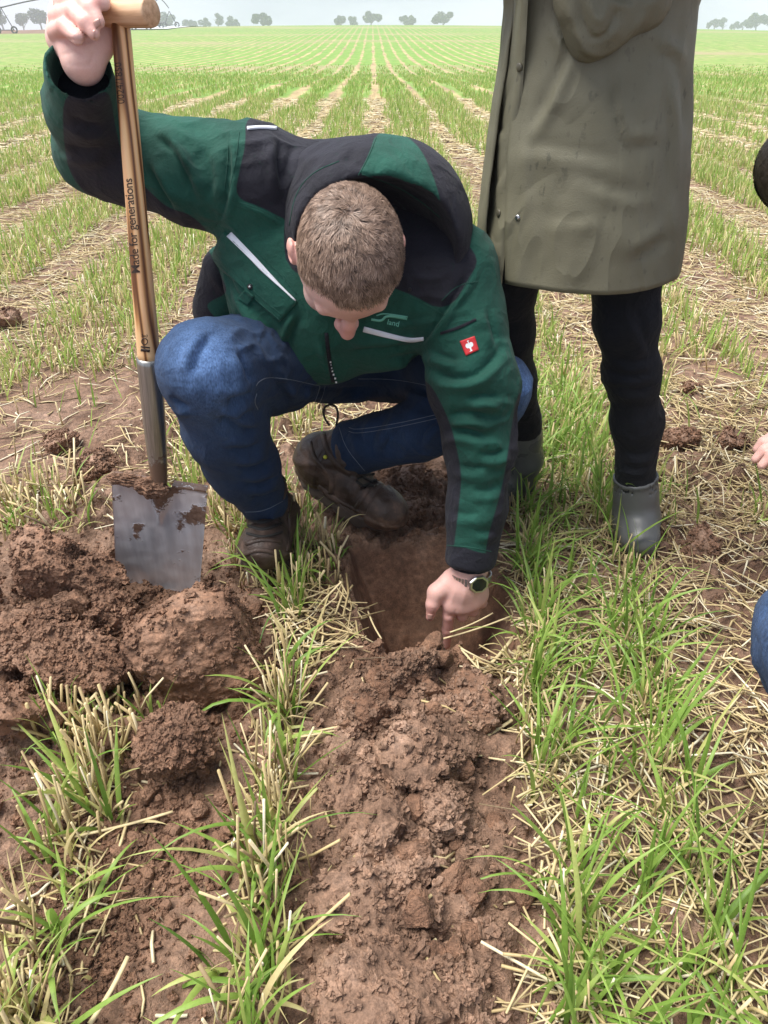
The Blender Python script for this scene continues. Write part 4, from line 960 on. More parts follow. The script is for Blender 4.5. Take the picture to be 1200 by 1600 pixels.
    mud = (np.exp(-((t*hw)/(.028*(1-.75*np.minimum(s*Lb/.10, 1))+.006))**2)*np.clip(1.15-s*Lb/.085, 0, 1)+.85*np.exp(-(((t-.80)/.22)**2+((s*Lb-.055)/.030)**2))+.75*(s < .05)*(.35+.65*(t < .1))+.30*np.exp(-((np.abs(t)-1)/.06)**2)+.5*sstep(.78, .95, s)).ravel()
    part('blade', np.concatenate([Vf, Vb]), [np.concatenate([q[:, ::-1], q+K, np.stack([rim, r2, r2+K, rim+K], 1)])], 'steel', {'mud': np.r_[mud, mud]})
    for sg in (-1, 1):                                             # treads
        c = bt+wax*sg*.053+d*.001-nax*.010; V, q = box((0, 0, 0), (.062, .020, .004)); R2 = np.stack([wax, nax, -d], 1)
        part('tread', V@R2.T+c, [q], 'steel', {'mud': np.full(8, .62)}, False)
    # lump of wet soil stuck in the fork of the blade
    V, Q = _cs[26]; V = unit_rows(V); w = V*np.array([.030, .012, .020]); dd = .006*fbm(V[:, 0]*3, V[:, 1]*3, V[:, 2]*3, 3); w = w+V*dd[:, None]
    part('mud', w@np.stack([wax, nax, -d], 1).T+bt+d*.004+nax*.010-wax*.012, [Q], 'dug_soil')
    V = unit_rows(_cs[26][0]); w = V*np.array([.04, .008, .011])+V*(.005*fbm(V[:, 0]*4+5, V[:, 1]*4, V[:, 2]*4, 3))[:, None]
    part('mud', w@np.stack([wax, nax, -d], 1).T+bt+d*.002-wax*.055-nax*.002, [Q], 'dug_soil')
    return top, ax
GRIP, GRIP_AX = spade()
# ------------------------------------------------------------------ the crouching man
def strand(V, Q, it=0): return V
def wob_(V): return .8*perlin(V[:, 0]*9, V[:, 1]*9, V[:, 2]*9)
def garment(vol, it=3, strokes=(), noise=(.0016, 38.), big=(.004, 9.), seed=0., wr=.005):
    V, Q = vol.mesh(it); N = normals(V, Q)
    V = V+N*(big[0]*fbm(V[:, 0]*big[1]+seed, V[:, 1]*big[1], V[:, 2]*big[1], 2)+noise[0]*fbm(V[:, 0]*noise[1]+seed, V[:, 1]*noise[1], V[:, 2]*noise[1]*.6, 2))[:, None]
    if wr: V = V+normals(V, Q)*(wr*(np.clip(1-np.abs(perlin(V[:, 0]*17+seed+wob_(V), V[:, 1]*17, V[:, 2]*26))*2.2, 0, 1)**2*sstep(-.1, .5, perlin(V[:, 0]*7, V[:, 1]*7+seed, V[:, 2]*7))))[:, None]
    if strokes: V = folds(V, Q, strokes)
    return relax(V, Q, 1, .35), Q
def vf(pairs): return [(l, w, mm) for l, w, mm in pairs]
def crease(line, w=7, mm=-5, side=1, off=10):
    """a fold: a valley with a ridge running beside it"""
    line = np.array(line, float); t = np.gradient(line, axis=0); t /= np.linalg.norm(t, axis=1)[:, None]; n = np.stack([-t[:, 1], t[:, 0]], 1)*side*off
    return [(line, w, mm), (line+n, w*1.25, -mm*.85)]

MAN = obj('person', None)     # its own mesh is set below: the body
man_base = np.array([-.05, 1.42, 0.])

def man_jeans():
    vol = Vol((-.46, .95, .02), (.40, 1.78, .66), .0042)
    hipR, hipL = np.array([-.125, 1.50, .36]), np.array([.06, 1.55, .335])
    kneeR, midR, ankR = P(322, 576, 1.17), P(352, 668, 1.285), P(411, 780, 1.455)
    kneeL, ankL = P(778, 604, 1.385), P(552, 700, 1.575)
    vol.ell((hipR+hipL)/2+np.array([0, .02, .02]), (.175, .125, .12), k=.03)
    vol.chain([(hipR, .10), ((hipR*.45+kneeR*.55), .088), (kneeR, S(70, 1.17))], .05)
    vol.chain([(kneeR, S(69, 1.17)), (midR, S(60, 1.285)), (P(380, 728, 1.37), S(53, 1.37)), (ankR, S(40, 1.455))], .03)
    vol.chain([(hipL, .10), (hipL*.5+kneeL*.5+np.array([0, -.01, .01]), .085), (kneeL, S(54, 1.385))], .05)
    kl2 = P(768, 634, 1.42)
    vol.chain([(kl2, S(44, 1.40)), (P(665, 668, 1.49), S(46, 1.49)), (ankL, S(44, 1.575))], .03)
    aR, aL = unit(ankR-P(380, 728, 1.37)), unit(ankL-P(665, 668, 1.49))
    # hems: cut off square and hollow inside
    cR, cL = ankR+aR*.022, ankL+aL*.022
    vol.cut(cR, aR, .09); vol.cut(cL, aL, .10)
    vol.cone(cR-aR*.05, cR+aR*.03, S(40, 1.455)-.012, S(40, 1.455)-.010, 0, 's'); vol.cone(cL-aL*.05, cL+aL*.03, S(44, 1.575)-.012, S(44, 1.575)-.010, 0, 's')
    st = []
    for line, side in [([(398, 612), (372, 622), (350, 628)], 1), ([(402, 640), (370, 655), (335, 655)], 1), ([(345, 645), (375, 672), (410, 672)], -1), ([(410, 690), (385, 705), (350, 700)], 1), ([(425, 715), (395, 735), (360, 728)], 1),
                       ([(438, 742), (405, 760), (372, 752)], 1), ([(440, 765), (412, 780), (385, 776)], 1), ([(262, 618), (280, 634), (300, 640)], 1),
                       ([(640, 655), (610, 680), (600, 715)], 1), ([(600, 655), (575, 685), (585, 725)], 1), ([(690, 650), (660, 672), (655, 700)], -1), ([(560, 665), (566, 690), (575, 715)], 1),
                       ([(450, 600), (520, 612), (600, 606)], 1), ([(420, 575), (440, 605), (455, 635)], -1), ([(620, 590), (660, 612), (700, 618)], 1), ([(335, 520), (310, 545), (298, 590)], 1), ([(370, 545), (385, 575), (392, 605)], 1)]:
        st += crease(line, 7, -10.0, side, 11)
    V, Q = garment(vol, 3, st, (.0013, 45.), (.003, 12.), 3.)
    u, v, zc = proj(V); N = normals(V, Q)
    w = .9*np.exp(-(((u-318)/62)**2+((v-560)/58)**2))+.30*np.exp(-(((u-340)/55)**2+((v-640)/70)**2))+.95*sstep(762, 790, u)*np.exp(-((v-600)/58)**2)+.15*np.exp(-(((u-620)/60)**2+((v-685)/26)**2))  # knee wear plus the bright highlights on the knees, painted into the denim
    return V, Q, np.clip(w, 0, 1), (cR, aR, cL, aL)
jV, jQ, jW, HEM = man_jeans()
jeans = obj('jeans', mkmesh('jeans', jV-man_base, [jQ], True, {'worn': jW}), M['denim'], MAN, label='dark blue jeans with knees paled by wear and painted highlights'); jT = bvh(jV, jQ)
def sewn(name, tree_, l, r, off, mat, par):
    try: mb = MB(); mb.add(*seam(tree_, l, r, off))
    except Exception: return
    o = obj(name, mb.mesh(name), M[mat], par); o.data.transform(Matrix.Translation(Vector(-man_base)))
for l in [[(400, 603), (404, 596), (418, 589), (450, 592), (500, 603)], [(403, 640), (397, 628), (401, 615)], [(500, 603), (496, 618), (488, 636)], [(508, 603), (504, 620), (496, 637)], [(560, 592), (610, 592), (660, 600), (695, 610)],
          [(545, 668), (556, 672), (620, 662), (690, 646)], [(545, 674), (556, 678), (620, 668), (690, 652)], [(383, 800), (412, 799), (442, 783)], [(530, 668), (540, 700), (570, 736)]]:
    sewn('stitching', jT, l, .0006, .0003, 'thread', jeans)

def boot(heel, toe, ankle, shaft_dir, label, side):
    """leather work boot: sole along heel-toe, shaft rising from the ankle"""
    f = unit(toe-heel); up = unit(ankle-heel-f*((ankle-heel)@f)); sd = np.cross(f, up); Lf = np.linalg.norm(toe-heel)
    lo = np.minimum(np.minimum(heel, toe), ankle+shaft_dir*.12)-.09; hi = np.maximum(np.maximum(heel, toe), ankle+shaft_dir*.12)+.09
    vol = Vol(lo, hi, .0032); R = np.stack([sd, f, up], 1); q = lambda a, b, c: heel+f*a*Lf+up*b+sd*c
    vol.ell(q(.84, .034, 0), (.046, .060, .040), R, .02); vol.ell(q(.55, .040, 0), (.038, .085, .048), R, .02); vol.ell(q(.14, .045, 0), (.037, .048, .052), R, .02)
    vol.cone(q(.22, .07, 0), ankle, .040, .043, .025); vol.cone(q(.52, .055, 0), ankle, .038, .042, .03)
    vol.cone(ankle, ankle+shaft_dir*.085, .046, .050, .02); vol.ell(ankle+shaft_dir*.078, (.053, .053, .016), np.stack([sd, np.cross(shaft_dir, sd), shaft_dir], 1), .01)
    vol.cut(heel-up*.002, -up, .4); vol.cut(ankle+shaft_dir*.09, shaft_dir, .09); vol.cone(ankle+shaft_dir*.04, ankle+shaft_dir*.13, .042, .043, 0, 's')
    V, Q = vol.mesh(3); N = normals(V, Q)
    # panels: rand round the foot, heel counter, creases over the instep
    l = (V-heel)@R; a, b, c = l[:, 1]/Lf, l[:, 2], l[:, 0]
    D = .0034*(sstep(.032, .028, b))+.0034*sstep(.78, .80, a)*sstep(.075, .07, b)-.0034*np.exp(-((a-.785)/.012)**2)+.0030*sstep(.24, .21, a)+.0028*np.exp(-((b-.062-.12*a)/.009)**2)*(a < .62)
    D += -.0022*np.exp(-((a-.62-.5*b)/.012)**2)*(b > .045)-.002*np.exp(-((a-.52-.5*b)/.010)**2)*(b > .05)-.002*np.exp(-((b-.088)/.004)**2)*(a < .6)
    V = V+N*(D+.0012*fbm(V[:, 0]*55, V[:, 1]*55, V[:, 2]*55, 2))[:, None]
    root = obj('boot', mkmesh('boot', V-man_base, [Q]), M['boot_leather'], MAN, label=label)
    # sole with lugs
    n = 72; th = np.linspace(0, 2*np.pi, n, endpoint=False); aa = .5+.54*np.cos(th); wid = np.interp(aa, [-.05, .1, .3, .45, .7, .85, 1.05], [.030, .040, .038, .039, .050, .049, .030]); cc = wid*np.sin(th)
    rings = []
    for k, (b_, g_) in enumerate(((.016, 1.02), (.012, 1.05), (-.010, 1.05), (-.016, 1.0))):
        lug = .007*((np.arange(n)//2) % 2)*(k >= 2); rings.append(heel+f*(((aa-.5)*g_+.5)*Lf)[:, None]+sd*(cc*g_)[:, None]+up*(b_+lug-.004*np.clip((aa-.75)/.25, 0, 1)*-2.2)[:, None])
    V = np.concatenate(rings); qd = gridquads(4, n, True); cap = np.arange(n)[None]+3*n
    obj('sole', mkmesh('sole', V-man_base, [qd, cap, np.arange(n)[None, ::-1]], False), M['muddy_sole'], root)
    # laces: crossed bars over the tongue and a loose loop
    T = bvh(*(lambda v, q_: (v, q_))(np.array(root_V(root)), Q)); mb = MB()
    for k in range(5):
        a0 = .64-.05*k; b0 = .062+.014*k; p0 = q(a0+.04, b0+.01, -.024); p1 = q(a0+.02, b0+.02, .024); m = (p0+p1)/2; out = unit(f*.6+up)
        pts = []
        for s in np.linspace(0, 1, 9):
            p = p0+(p1-p0)*s+out*.05; h = T.ray_cast(Vector(p), Vector(-out)); pts.append(np.array(h[0])+out*.0015 if h[0] is not None else p-out*.05)
        mb.add(*tube(np.array(pts), .0021, 6))
    o = obj('laces', mb.mesh('laces'), M['lace'], root); o.data.transform(Matrix.Translation(Vector(-man_base))); return root, q
def root_V(o):
    a = np.empty(len(o.data.vertices)*3, np.float32); o.data.vertices.foreach_get('co', a); return a.reshape(-1, 3).astype(float)+man_base
cR, aR, cL, aL = HEM
bR, qR = boot(P(428, 858, 1.58), P(408, 884, 1.395), cR+aR*.035+np.array([0, .012, -.006]), -aR, 'muddy brown leather boot behind green blades under the left knee', 1)
bL, qL = boot(P(476, 742, 1.66), P(612, 822, 1.60), cL+aL*.045+np.array([-.016, 0, -.006]), -aL, 'brown leather boot with raised heel and wet toe cap', 1)
pts = P(515, 665, 1.56)+np.array([[0, 0, 0], [-.012, 0, .02], [-.01, 0, .045], [.012, 0, .05], [.02, 0, .03], [.014, 0, 0]]); mb = MB(); mb.add(*tube(np.array([smooth_line(pts[:, [0, 2]])[:, 0], np.full(len(smooth_line(pts[:, [0, 2]])), pts[0, 1]), smooth_line(pts[:, [0, 2]])[:, 1]]).T-man_base, .0024, 6)); obj('lace_loop', mb.mesh('lace_loop'), M['lace'], bL)
def straps(b, lines, w, th=.002, mat='boot_leather'):
    T = bvh(root_V(b), np.array([list(p.vertices) for p in b.data.polygons]))
    for l in lines:
        try: V, Q = patch(T, ribbon_uv(l, w, 18, 3), .0002, th)
        except Exception: continue
        obj('overlay', mkmesh('overlay', V-man_base, [Q]), M[mat], b)
    return T
TL = straps(bL, [[(484, 690), (489, 714), (505, 732), (520, 748), (517, 772)], [(504, 676), (511, 705), (530, 732), (548, 742)], [(581, 757), (566, 778), (548, 806)], [(497, 760), (530, 786), (560, 800)]], 7)
straps(bL, [[(566, 745), (578, 752), (590, 752)], [(556, 752), (570, 762), (584, 760)], [(560, 738), (573, 742), (584, 741)]], 3.2, .003, 'lace')
TR_ = straps(bR, [[(384, 850), (408, 842), (440, 846)], [(378, 868), (404, 858), (436, 866)], [(452, 800), (455, 830), (450, 862)]], 6)
straps(bR, [[(388, 822), (412, 830), (440, 818)], [(386, 834), (412, 841), (440, 832)], [(390, 812), (412, 819), (438, 806)]], 3.2, .003, 'lace')
h = hit(TL, 508.5, 714)
if h: mb = MB(); mb.add(*tube([h[0]-man_base, h[0]+h[1]*.003-man_base], .0042, 12)); obj('eyelet', mb.mesh('eyelet'), M['yellow'], bL)

# ---- jacket
def man_jacket():
    vol = Vol((-.58, .84, .05), (.30, 1.78, .97), .0040)
    shR, shL = P(400, 283, 1.20), P(700, 428, 1.25)
    # trunk
    vol.chain([(shR, .078), (P(545, 348, 1.30), .112), (shL, .080)], .05)
    vol.cone(P(545, 352, 1.33), np.array([-.05, 1.50, .46]), .120, .115, .05)
    vol.ell(P(545, 430, 1.30), (.165, .150, .135), CAMR, .05)
    vol.cone(P(420, 400, 1.27), P(450, 520, 1.33), .085, .095, .05)
    vol.cone(P(640, 450, 1.28), P(595, 508, 1.32), .085, .078, .05)
    vol.cone(P(365, 430, 1.40), P(350, 480, 1.44), .060, .060, .04)
    vol.cone(P(490, 530, 1.33), P(518, 560, 1.34), .055, .045, .04)
    # raised arm
    elR = P(150, 236, 1.215); cuR = P(125, 112, 1.005)
    vol.chain([(shR, .076), (P(300, 272, 1.205), .0735), (P(215, 250, 1.215), .066), (elR, .060)], .035)
    vol.chain([(elR, .061), (P(136, 175, 1.11), .0535), (cuR, .0455)], .03)
    aR = unit(cuR-P(136, 175, 1.11))
    # reaching arm
    elL = P(738, 596, 1.275); wrL = P(735, 872, 1.362)
    vol.chain([(shL, .076), (P(722, 505, 1.262), .069), (elL, .073)], .035)
    vol.chain([(elL, .073), (P(750, 690, 1.305), .0590), (P(745, 790, 1.335), .0495), (wrL, .0465)], .03)
    aL = unit(wrL-P(745, 790, 1.335)); cL_ = wrL+aL*.012; cR_ = cuR+unit(aR+np.array([0, -.15, .1]))*.012
    vol.cut(cR_, aR+np.array([.0, -.1, .35]), .085); vol.cut(cL_, aL, .08)
    vol.cone(cR_-aR*.075, cR_+aR*.03, .036, .0415, .004, 's'); vol.cone(cL_-aL*.04, cL_+aL*.03, .0380, .0400, 0, 's')
    st = []
    for line, side, w, mm in [
        # reaching sleeve
        ([(672, 576), (700, 592), (740, 590), (768, 566), (785, 540)], 1, 8, -7), ([(670, 548), (700, 560), (722, 562)], 1, 7, -5), ([(726, 628), (752, 617), (788, 622)], 1, 8, -7), ([(697, 652), (730, 645), (768, 652)], 1, 8, -7),
        ([(690, 676), (722, 670), (765, 688)], 1, 8, -6), ([(748, 708), (775, 713), (795, 700)], 1, 7, -5), ([(710, 725), (735, 735), (765, 728)], 1, 7, -4), ([(735, 765), (760, 770), (782, 758)], 1, 7, -3.5), ([(705, 800), (730, 806), (752, 800)], 1, 7, -3), ([(740, 830), (762, 833), (775, 826)], 1, 6, -2.5), ([(760, 480), (772, 515), (778, 545)], 1, 8, -4),
        # raised sleeve
        ([(240, 212), (266, 228), (288, 265), (305, 318)], -1, 8, -8), ([(226, 252), (250, 298), (275, 336)], -1, 8, -6), ([(262, 212), (290, 232), (312, 270)], 1, 9, -4), ([(205, 215), (215, 250), (228, 290)], 1, 7, -5), ([(110, 180), (135, 200), (165, 195)], 1, 9, -4), ([(100, 225), (130, 240), (165, 232)], 1, 9, -4), ([(320, 230), (330, 270), (328, 320)], -1, 9, -3),
        # trunk
        ([(352, 210), (360, 260), (352, 320), (340, 352)], -1, 6, -5), ([(437, 215), (436, 262), (445, 300)], 1, 8, -5), ([(460, 222), (452, 252), (444, 292)], -1, 9, -4), ([(375, 312), (405, 322), (440, 342)], 1, 4, -2.5),
        ([(330, 400), (380, 470), (430, 520)], 1, 8, -5), ([(345, 420), (375, 500), (420, 545)], -1, 10, -5), ([(410, 500), (440, 535), (470, 575)], 1, 9, -5), ([(470, 490), (452, 525), (448, 548)], 1, 6, -5), ([(505, 530), (515, 560), (522, 595)], 1, 5, -5), ([(540, 550), (590, 548), (655, 540)], -1, 8, -5), ([(600, 562), (640, 560), (672, 545)], 1, 7, -4),
        ([(655, 540), (690, 495), (738, 420)], 1, 5, -6), ([(600, 505), (640, 500), (690, 492)], 1, 5, -2)]:
        st += crease(line, w*.9, mm*1.95, side, w*1.5)
    V, Q = garment(vol, 3, st, (.0010, 40.), (.004, 10.), 1.)
    blk = [[(383, 180), (440, 180), (560, 190), (540, 228), (500, 300), (455, 345), (443, 342), (405, 322), (366, 309), (375, 262), (384, 225)],
           [(99, 142), (150, 148), (172, 140), (180, 200), (196, 262), (240, 305), (262, 325), (300, 335), (334, 372), (250, 352), (160, 325), (110, 280), (98, 215)],
           [(590, 400), (690, 345), (748, 396), (740, 430), (697, 490), (640, 458), (595, 445)],
           [(668, 590), (700, 650), (714, 700), (722, 745), (716, 800), (706, 880), (660, 880), (690, 760), (680, 680), (640, 600)],
           [(815, 600), (803, 640), (796, 690), (788, 745), (774, 800), (764, 830), (756, 880), (820, 880), (830, 700)],
           [(640, 856), (720, 853), (744, 862), (764, 866), (800, 866), (800, 900), (640, 900)],
           [(280, 425), (322, 385), (332, 402), (350, 440), (356, 458), (330, 470), (322, 478), (332, 492), (345, 505), (280, 520)],
           [(480, 200), (760, 200), (760, 330), (600, 440), (450, 440), (440, 345), (470, 250)]]
    return V, Q, sd_polys(V, blk), (cR_, aR, cL_, aL)
kV, kQ, kB, CUFF = man_jacket()
jacket = obj('jacket', mkmesh('jacket', kV-man_base, [kQ], True, {'black': kB}), M['jacket'], MAN, label='dark green softshell work jacket with black shoulder and sleeve panels'); kT = bvh(kV, kQ)
def sew(name, V, Q, mat, par=None, smooth=True): return obj(name, mkmesh(name, np.asarray(V)-man_base, [Q], smooth), M[mat], par or jacket)
flap = sew('pocket_flap', *patch(kT, quad_uv([(352, 361), (465, 472), (438, 502), (333, 404)], 22, 26), .0012, .0045), 'jacket_green')
fT = bvh(*(lambda o: (root_V(o), [list(p.vertices) for p in o.data.polygons]))(flap)) if False else kT
def both(*ts):
    class B:
        def ray_cast(s, o, d):
            b = None
            for t in ts:
                h = t.ray_cast(o, d)
                if h[0] is not None and (b is None or h[3] < b[3]): b = h
            return b or (None, None, None, None)
    return B()
fv, fq = patch(kT, quad_uv([(352, 361), (465, 472), (438, 502), (333, 404)], 22, 26), .0012, .0045); fT = both(kT, bvh(fv, fq))
sew('reflective_strip', *patch(fT, ribbon_uv([(358, 366), (390, 398), (425, 435), (462, 470)], [10, 9, 8, 4, 2], 26, 4), .0004, .0012), 'white_tape')
sew('flap_tab', *patch(fT, quad_uv([(383, 453), (398, 462), (389, 477), (371, 467)], 8, 8), .0006, .003), 'jacket_green')
def disc(tree_, u, v, r, name, mat, th=.002, par=None):
    h = hit(tree_, u, v); c, n = h; mb = MB(); mb.add(*tube([c-n*.001, c+n*th*.8, c+n*th], [r, r, r*.7], 16)); o = obj(name, mb.mesh(name), M[mat], par or jacket); o.data.transform(Matrix.Translation(Vector(-man_base))); return o
disc(fT, 391, 448, .0046, 'snap_button', 'black_plastic', .003); disc(fT, 391, 448, .0024, 'snap_button', 'snap_metal', .0036)
sew('reflective_strip', *patch(kT, ribbon_uv([(568, 514), (605, 524), (640, 532), (662, 529)], [8, 8, 7, 5], 24, 4), .0005, .0014), 'white_tape')
for l in [[(337, 398), (372, 432), (405, 463), (440, 492)], [(333, 404), (370, 440), (402, 471), (437, 500)]]: sewn('seam', fT, l, .0008, .0001, 'jacket_green', jacket)
for l in [[(366, 314), (400, 324), (436, 342)], [(365, 320), (398, 331), (434, 350)], [(332, 352), (348, 343), (362, 340)], [(374, 205), (368, 255), (358, 300)], [(358, 203), (356, 255), (350, 300)], [(356, 348), (400, 392), (440, 430), (464, 460)], [(640, 463), (665, 475), (694, 493)], [(657, 538), (700, 492), (742, 420)], [(690, 470), (715, 445), (747, 440)], [(698, 852), (735, 855), (768, 862)]]: sewn('seam', kT, l, .0008, .0001, 'jacket_green', jacket)
sew('sleeve_pocket', *patch(kT, ribbon_uv([(688, 521), (715, 513), (744, 499)], [4, 5, 4], 18, 4), .0003, .0012), 'jacket_black')
sew('chest_zip', *patch(kT, ribbon_uv([(510, 520), (514, 560), (520, 596)], 6, 16, 3), .0003, .002), 'jacket_black')
for k in range(7):
    s = k/6; h = hit(kT, 517+8*s, 562+32*s)
    if h: mb = MB(); mb.add(*box(h[0]+h[1]*.004-man_base, (.0030, .003, .0026))); obj('zip_pull', mb.mesh('zip_pull', False), M['badge_white'], jacket)
# sleeve badge: red square with a white bird
bq = [(718.5, 533), (741, 525), (747.5, 547), (728, 556)]; bv, bqd = patch(kT, quad_uv(bq, 10, 10), .0008, .0014); badge = sew('badge', bv, bqd, 'badge_red'); bT = both(kT, bvh(bv, bqd))
def badge_pt(x, y):                                                # unit square -> picture
    q = np.array(bq, float); return (q[0]*(1-y)+q[3]*y)*(1-x)+(q[1]*(1-y)+q[2]*y)*x
def bird():
    mb = MB()
    def fill(poly):
        pts = [];
        for x, y in poly:
            h = hit(bT, *badge_pt(x, y)); pts.append(h[0]+h[1]*.0004 if h else None)
        pts = [p for p in pts if p is not None]; c = np.mean(pts, 0); n = len(pts); mb.add(np.array(pts+[c]), None, [[k, (k+1) % n, n] for k in range(n)])
    for cx in (.37, .63):
        a = np.linspace(0, 2*np.pi, 18); fill([(cx+.145*math.cos(t), .46+.165*math.sin(t)) for t in a[:-1]])
    fill([(.36, .55), (.64, .55), (.54, .70), (.46, .70)]); fill([(.44, .68), (.56, .68), (.54, .84), (.46, .84)]); fill([(.33, .86), (.46, .81), (.60, .81), (.56, .88)])
    fill([(.46, .40), (.54, .40), (.52, .20), (.46, .20)]); fill([(.44, .14), (.54, .13), (.58, .19), (.44, .22)])
    return mb.mesh('bird_mark', False)
o = obj('bird_mark', bird(), M['badge_white'], badge); o.data.transform(Matrix.Translation(Vector(-man_base)))
# chest logo: bent bar and the end of a word
mb = MB()
for l, w in (([(580, 499), (597, 502), (603, 492), (636, 498)], 3.6), ([(588, 493), (600, 489), (637, 495)], 1.5)):
    a, b = patch(kT, ribbon_uv(np.array(l, float), w, 22, 3), .0003, .0008); mb.add(a, b)
o = obj('logo', mb.mesh('logo'), M['logo_teal'], jacket); o.data.transform(Matrix.Translation(Vector(-man_base)))
me = text_on(kT, 'land', (604, 506), (24, 5.5), 8.5, .0012, .01); me.transform(Matrix.Translation(Vector(-man_base))); obj('lettering', me, M['logo_teal'], jacket)
disc(kT, 640, 452, .003, 'snap_button', 'black_plastic', .002)
# hood lying open behind the head
def hood():
    vol = Vol(P(592, 345, 1.24)-.24, P(592, 345, 1.24)+.24, .0040); R = CAMR
    vol.ell(P(592, 358, 1.20), (S(146, 1.20), S(130, 1.20), .150), R, 0)
    vol.ell(P(520, 300, 1.22), (S(75, 1.22), S(62, 1.22), .10), R, .03)
    vol.ell(P(588, 398, 1.13), (S(130, 1.13), S(106, 1.13), .135), R, .008, 's')
    vol.ell(P(560, 440, 1.06), (S(130, 1.06), S(110, 1.06), .12), R, .01, 's')
    vol.cut(P(590, 470, 1.15), -UPV*1.+.15*RGT, .3)
    st = []
    for l, sd, w, mm in [([(520, 232), (470, 262), (450, 320)], 1, 8, 3), ([(500, 250), (540, 258), (600, 280), (660, 315), (690, 345)], -1, 5, 2.5), ([(600, 225), (640, 260), (668, 300)], 1, 10, -3), ([(560, 225), (545, 245), (540, 262)], 1, 7, -4), ([(700, 290), (712, 340), (730, 375)], 1, 7, -3)]: st += crease(l, w, mm, sd, w*1.4)
    V, Q = garment(vol, 3, st, (.001, 40.), (.004, 11.), 5., .002)
    V = relax(V, Q, 2)
    gr = [[(590, 200), (650, 215), (684, 290), (694, 352), (672, 334), (640, 312), (600, 292), (558, 276), (575, 245)]]
    N = normals(V, Q); inn = ((V-P(588, 372, 1.22))*N).sum(1) < 0
    return V, Q, np.where(inn, .02, -sd_polys(V, gr))
hV, hQ, hB = hood(); hood_o = obj('hood', mkmesh('hood', hV-man_base, [hQ], True, {'black': hB}), M['jacket'], jacket); hT = bvh(hV, hQ)
for l in [[(452, 352), (462, 300), (490, 268), (530, 252)], [(566, 272), (610, 287), (650, 308), (688, 340)], [(588, 214), (576, 245), (560, 274)]]:
    sewn('seam', hT, l, .0009, .0001, 'jacket_green', hood_o)
for l, w in (([(386, 201), (410, 199), (432, 201)], 4.), ([(716, 372), (724, 375), (733, 381)], 5.)):
    try: sew('reflective_strip', *patch(kT, ribbon_uv(l, w, 12, 3), .0006, .0015), 'white_tape')
    except Exception: pass
# ---- the man's body: head, neck, trunk and arms with hands in one mesh; hair, watch and nails are its parts
BODY = MB(); BATTR = {'red': [], 'scalp': []}
def body_add(V, Q, red=0., scalp=0.):
    BODY.add(V, Q); BATTR['red'].append(np.broadcast_to(red, (len(V),))); BATTR['scalp'].append(np.broadcast_to(scalp, (len(V),)))
HC = P(541, 400, 1.115); hu = unit(CAMP-HC+UPV*.03+RGT*.22); hf = unit(-UPV+RGT*.125); hf = unit(hf-hu*(hf@hu)); hx = np.cross(hf, hu); HR = np.stack([hx, hf, hu], 1)   # local x (his right... left), y face, z crown
def hp_(x, y, z): return HC+HR@np.array([x, y-.009*min(max(y/.06, 0), 1), z])
def head_vol(hp=hp_, R=HR, c=HC, neck=None, res=.0024):
    vol = Vol(c-.20, c+.20, res)
    vol.ell(hp(0, -.010, .030), (.0755, .0865, .080), R, .01); vol.ell(hp(0, .022, .012), (.066, .068, .072), R, .03)          # skull, forehead
    vol.ell(hp(0, .045, -.055), (.054, .052, .062), R, .03); vol.ell(hp(0, .072, -.098), (.024, .020, .020), R, .03)           # jaw, chin
    vol.ell(hp(-.036, .062, -.030), (.026, .024, .022), R, .02); vol.ell(hp(.036, .062, -.030), (.026, .024, .022), R, .02)     # cheeks
    vol.cone(hp(-.042, .080, .018), hp(.042, .080, .018), .012, .012, .012); vol.ell(hp(0, .086, .020), (.03, .012, .012), R, .01)   # brow
    for s in (-1, 1):
        vol.ell(hp(s*.031, .100, -.004), (.018, .018, .012), R, .012, 's'); vol.ell(hp(s*.031, .080, -.004), (.0135, .0135, .0125), R, .003)  # eyes
        vol.ell(hp(s*.0790, -.008, -.004), (.008, .017, .030), R, .004); vol.ell(hp(s*.0835, -.016, .008), (.0055, .014, .021), R, .004); vol.ell(hp(s*.085, -.004, -.004), (.006, .008, .014), R, .003, 's')
        vol.ell(hp(s*.0125, .110, -.036), (.008, .010, .007), R, .006)
    vol.chain([(hp(0, .094, .012), .009), (hp(0, .110, -.014), .0105), (hp(0, .1235, -.032), .0125)], .009)                    # nose
    vol.ell(hp(0, .092, -.066), (.022, .012, .006), R, .006); vol.ell(hp(0, .090, -.078), (.020, .012, .007), R, .006)          # lips
    vol.cone(hp(-.02, .105, -.0715), hp(.02, .105, -.0715), .003, .003, .003, 's')
    if neck is not None: vol.cone(hp(0, -.03, -.05), neck, .058, .062, .03)
    return vol
neck = P(552, 330, 1.27); v_ = head_vol(neck=neck); V, Q = v_.mesh(2); L = (V-HC)@HR
def hairline(L):
    """positive where hair grows"""
    x, y, z = L[:, 0], L[:, 1], L[:, 2]
    front = .062-.42*np.abs(x)**1.0*.9+.010*np.cos(x*60)*0; temple = np.where(np.abs(x) > .035, .022*np.clip((np.abs(x)-.035)/.02, 0, 1), 0)
    f = front-y+np.clip((z-.02)*.25, -.03, .03)-temple*.6
    side = z+.055+np.clip(-(y+.01)*.6, -.02, .05)+np.where((y > .012), -(y-.012)*1.9, 0)
    ear = np.hypot((y+.010)/1.0, (z+.004)/1.5)-.026+np.where(np.abs(x) < .068, .05, 0)
    return np.minimum(np.minimum(f, side), ear)
hl = hairline(L); sc = sstep(-.004, .004, hl+.004*fbm(V[:, 0]*150, V[:, 1]*150, V[:, 2]*150, 2))*.9
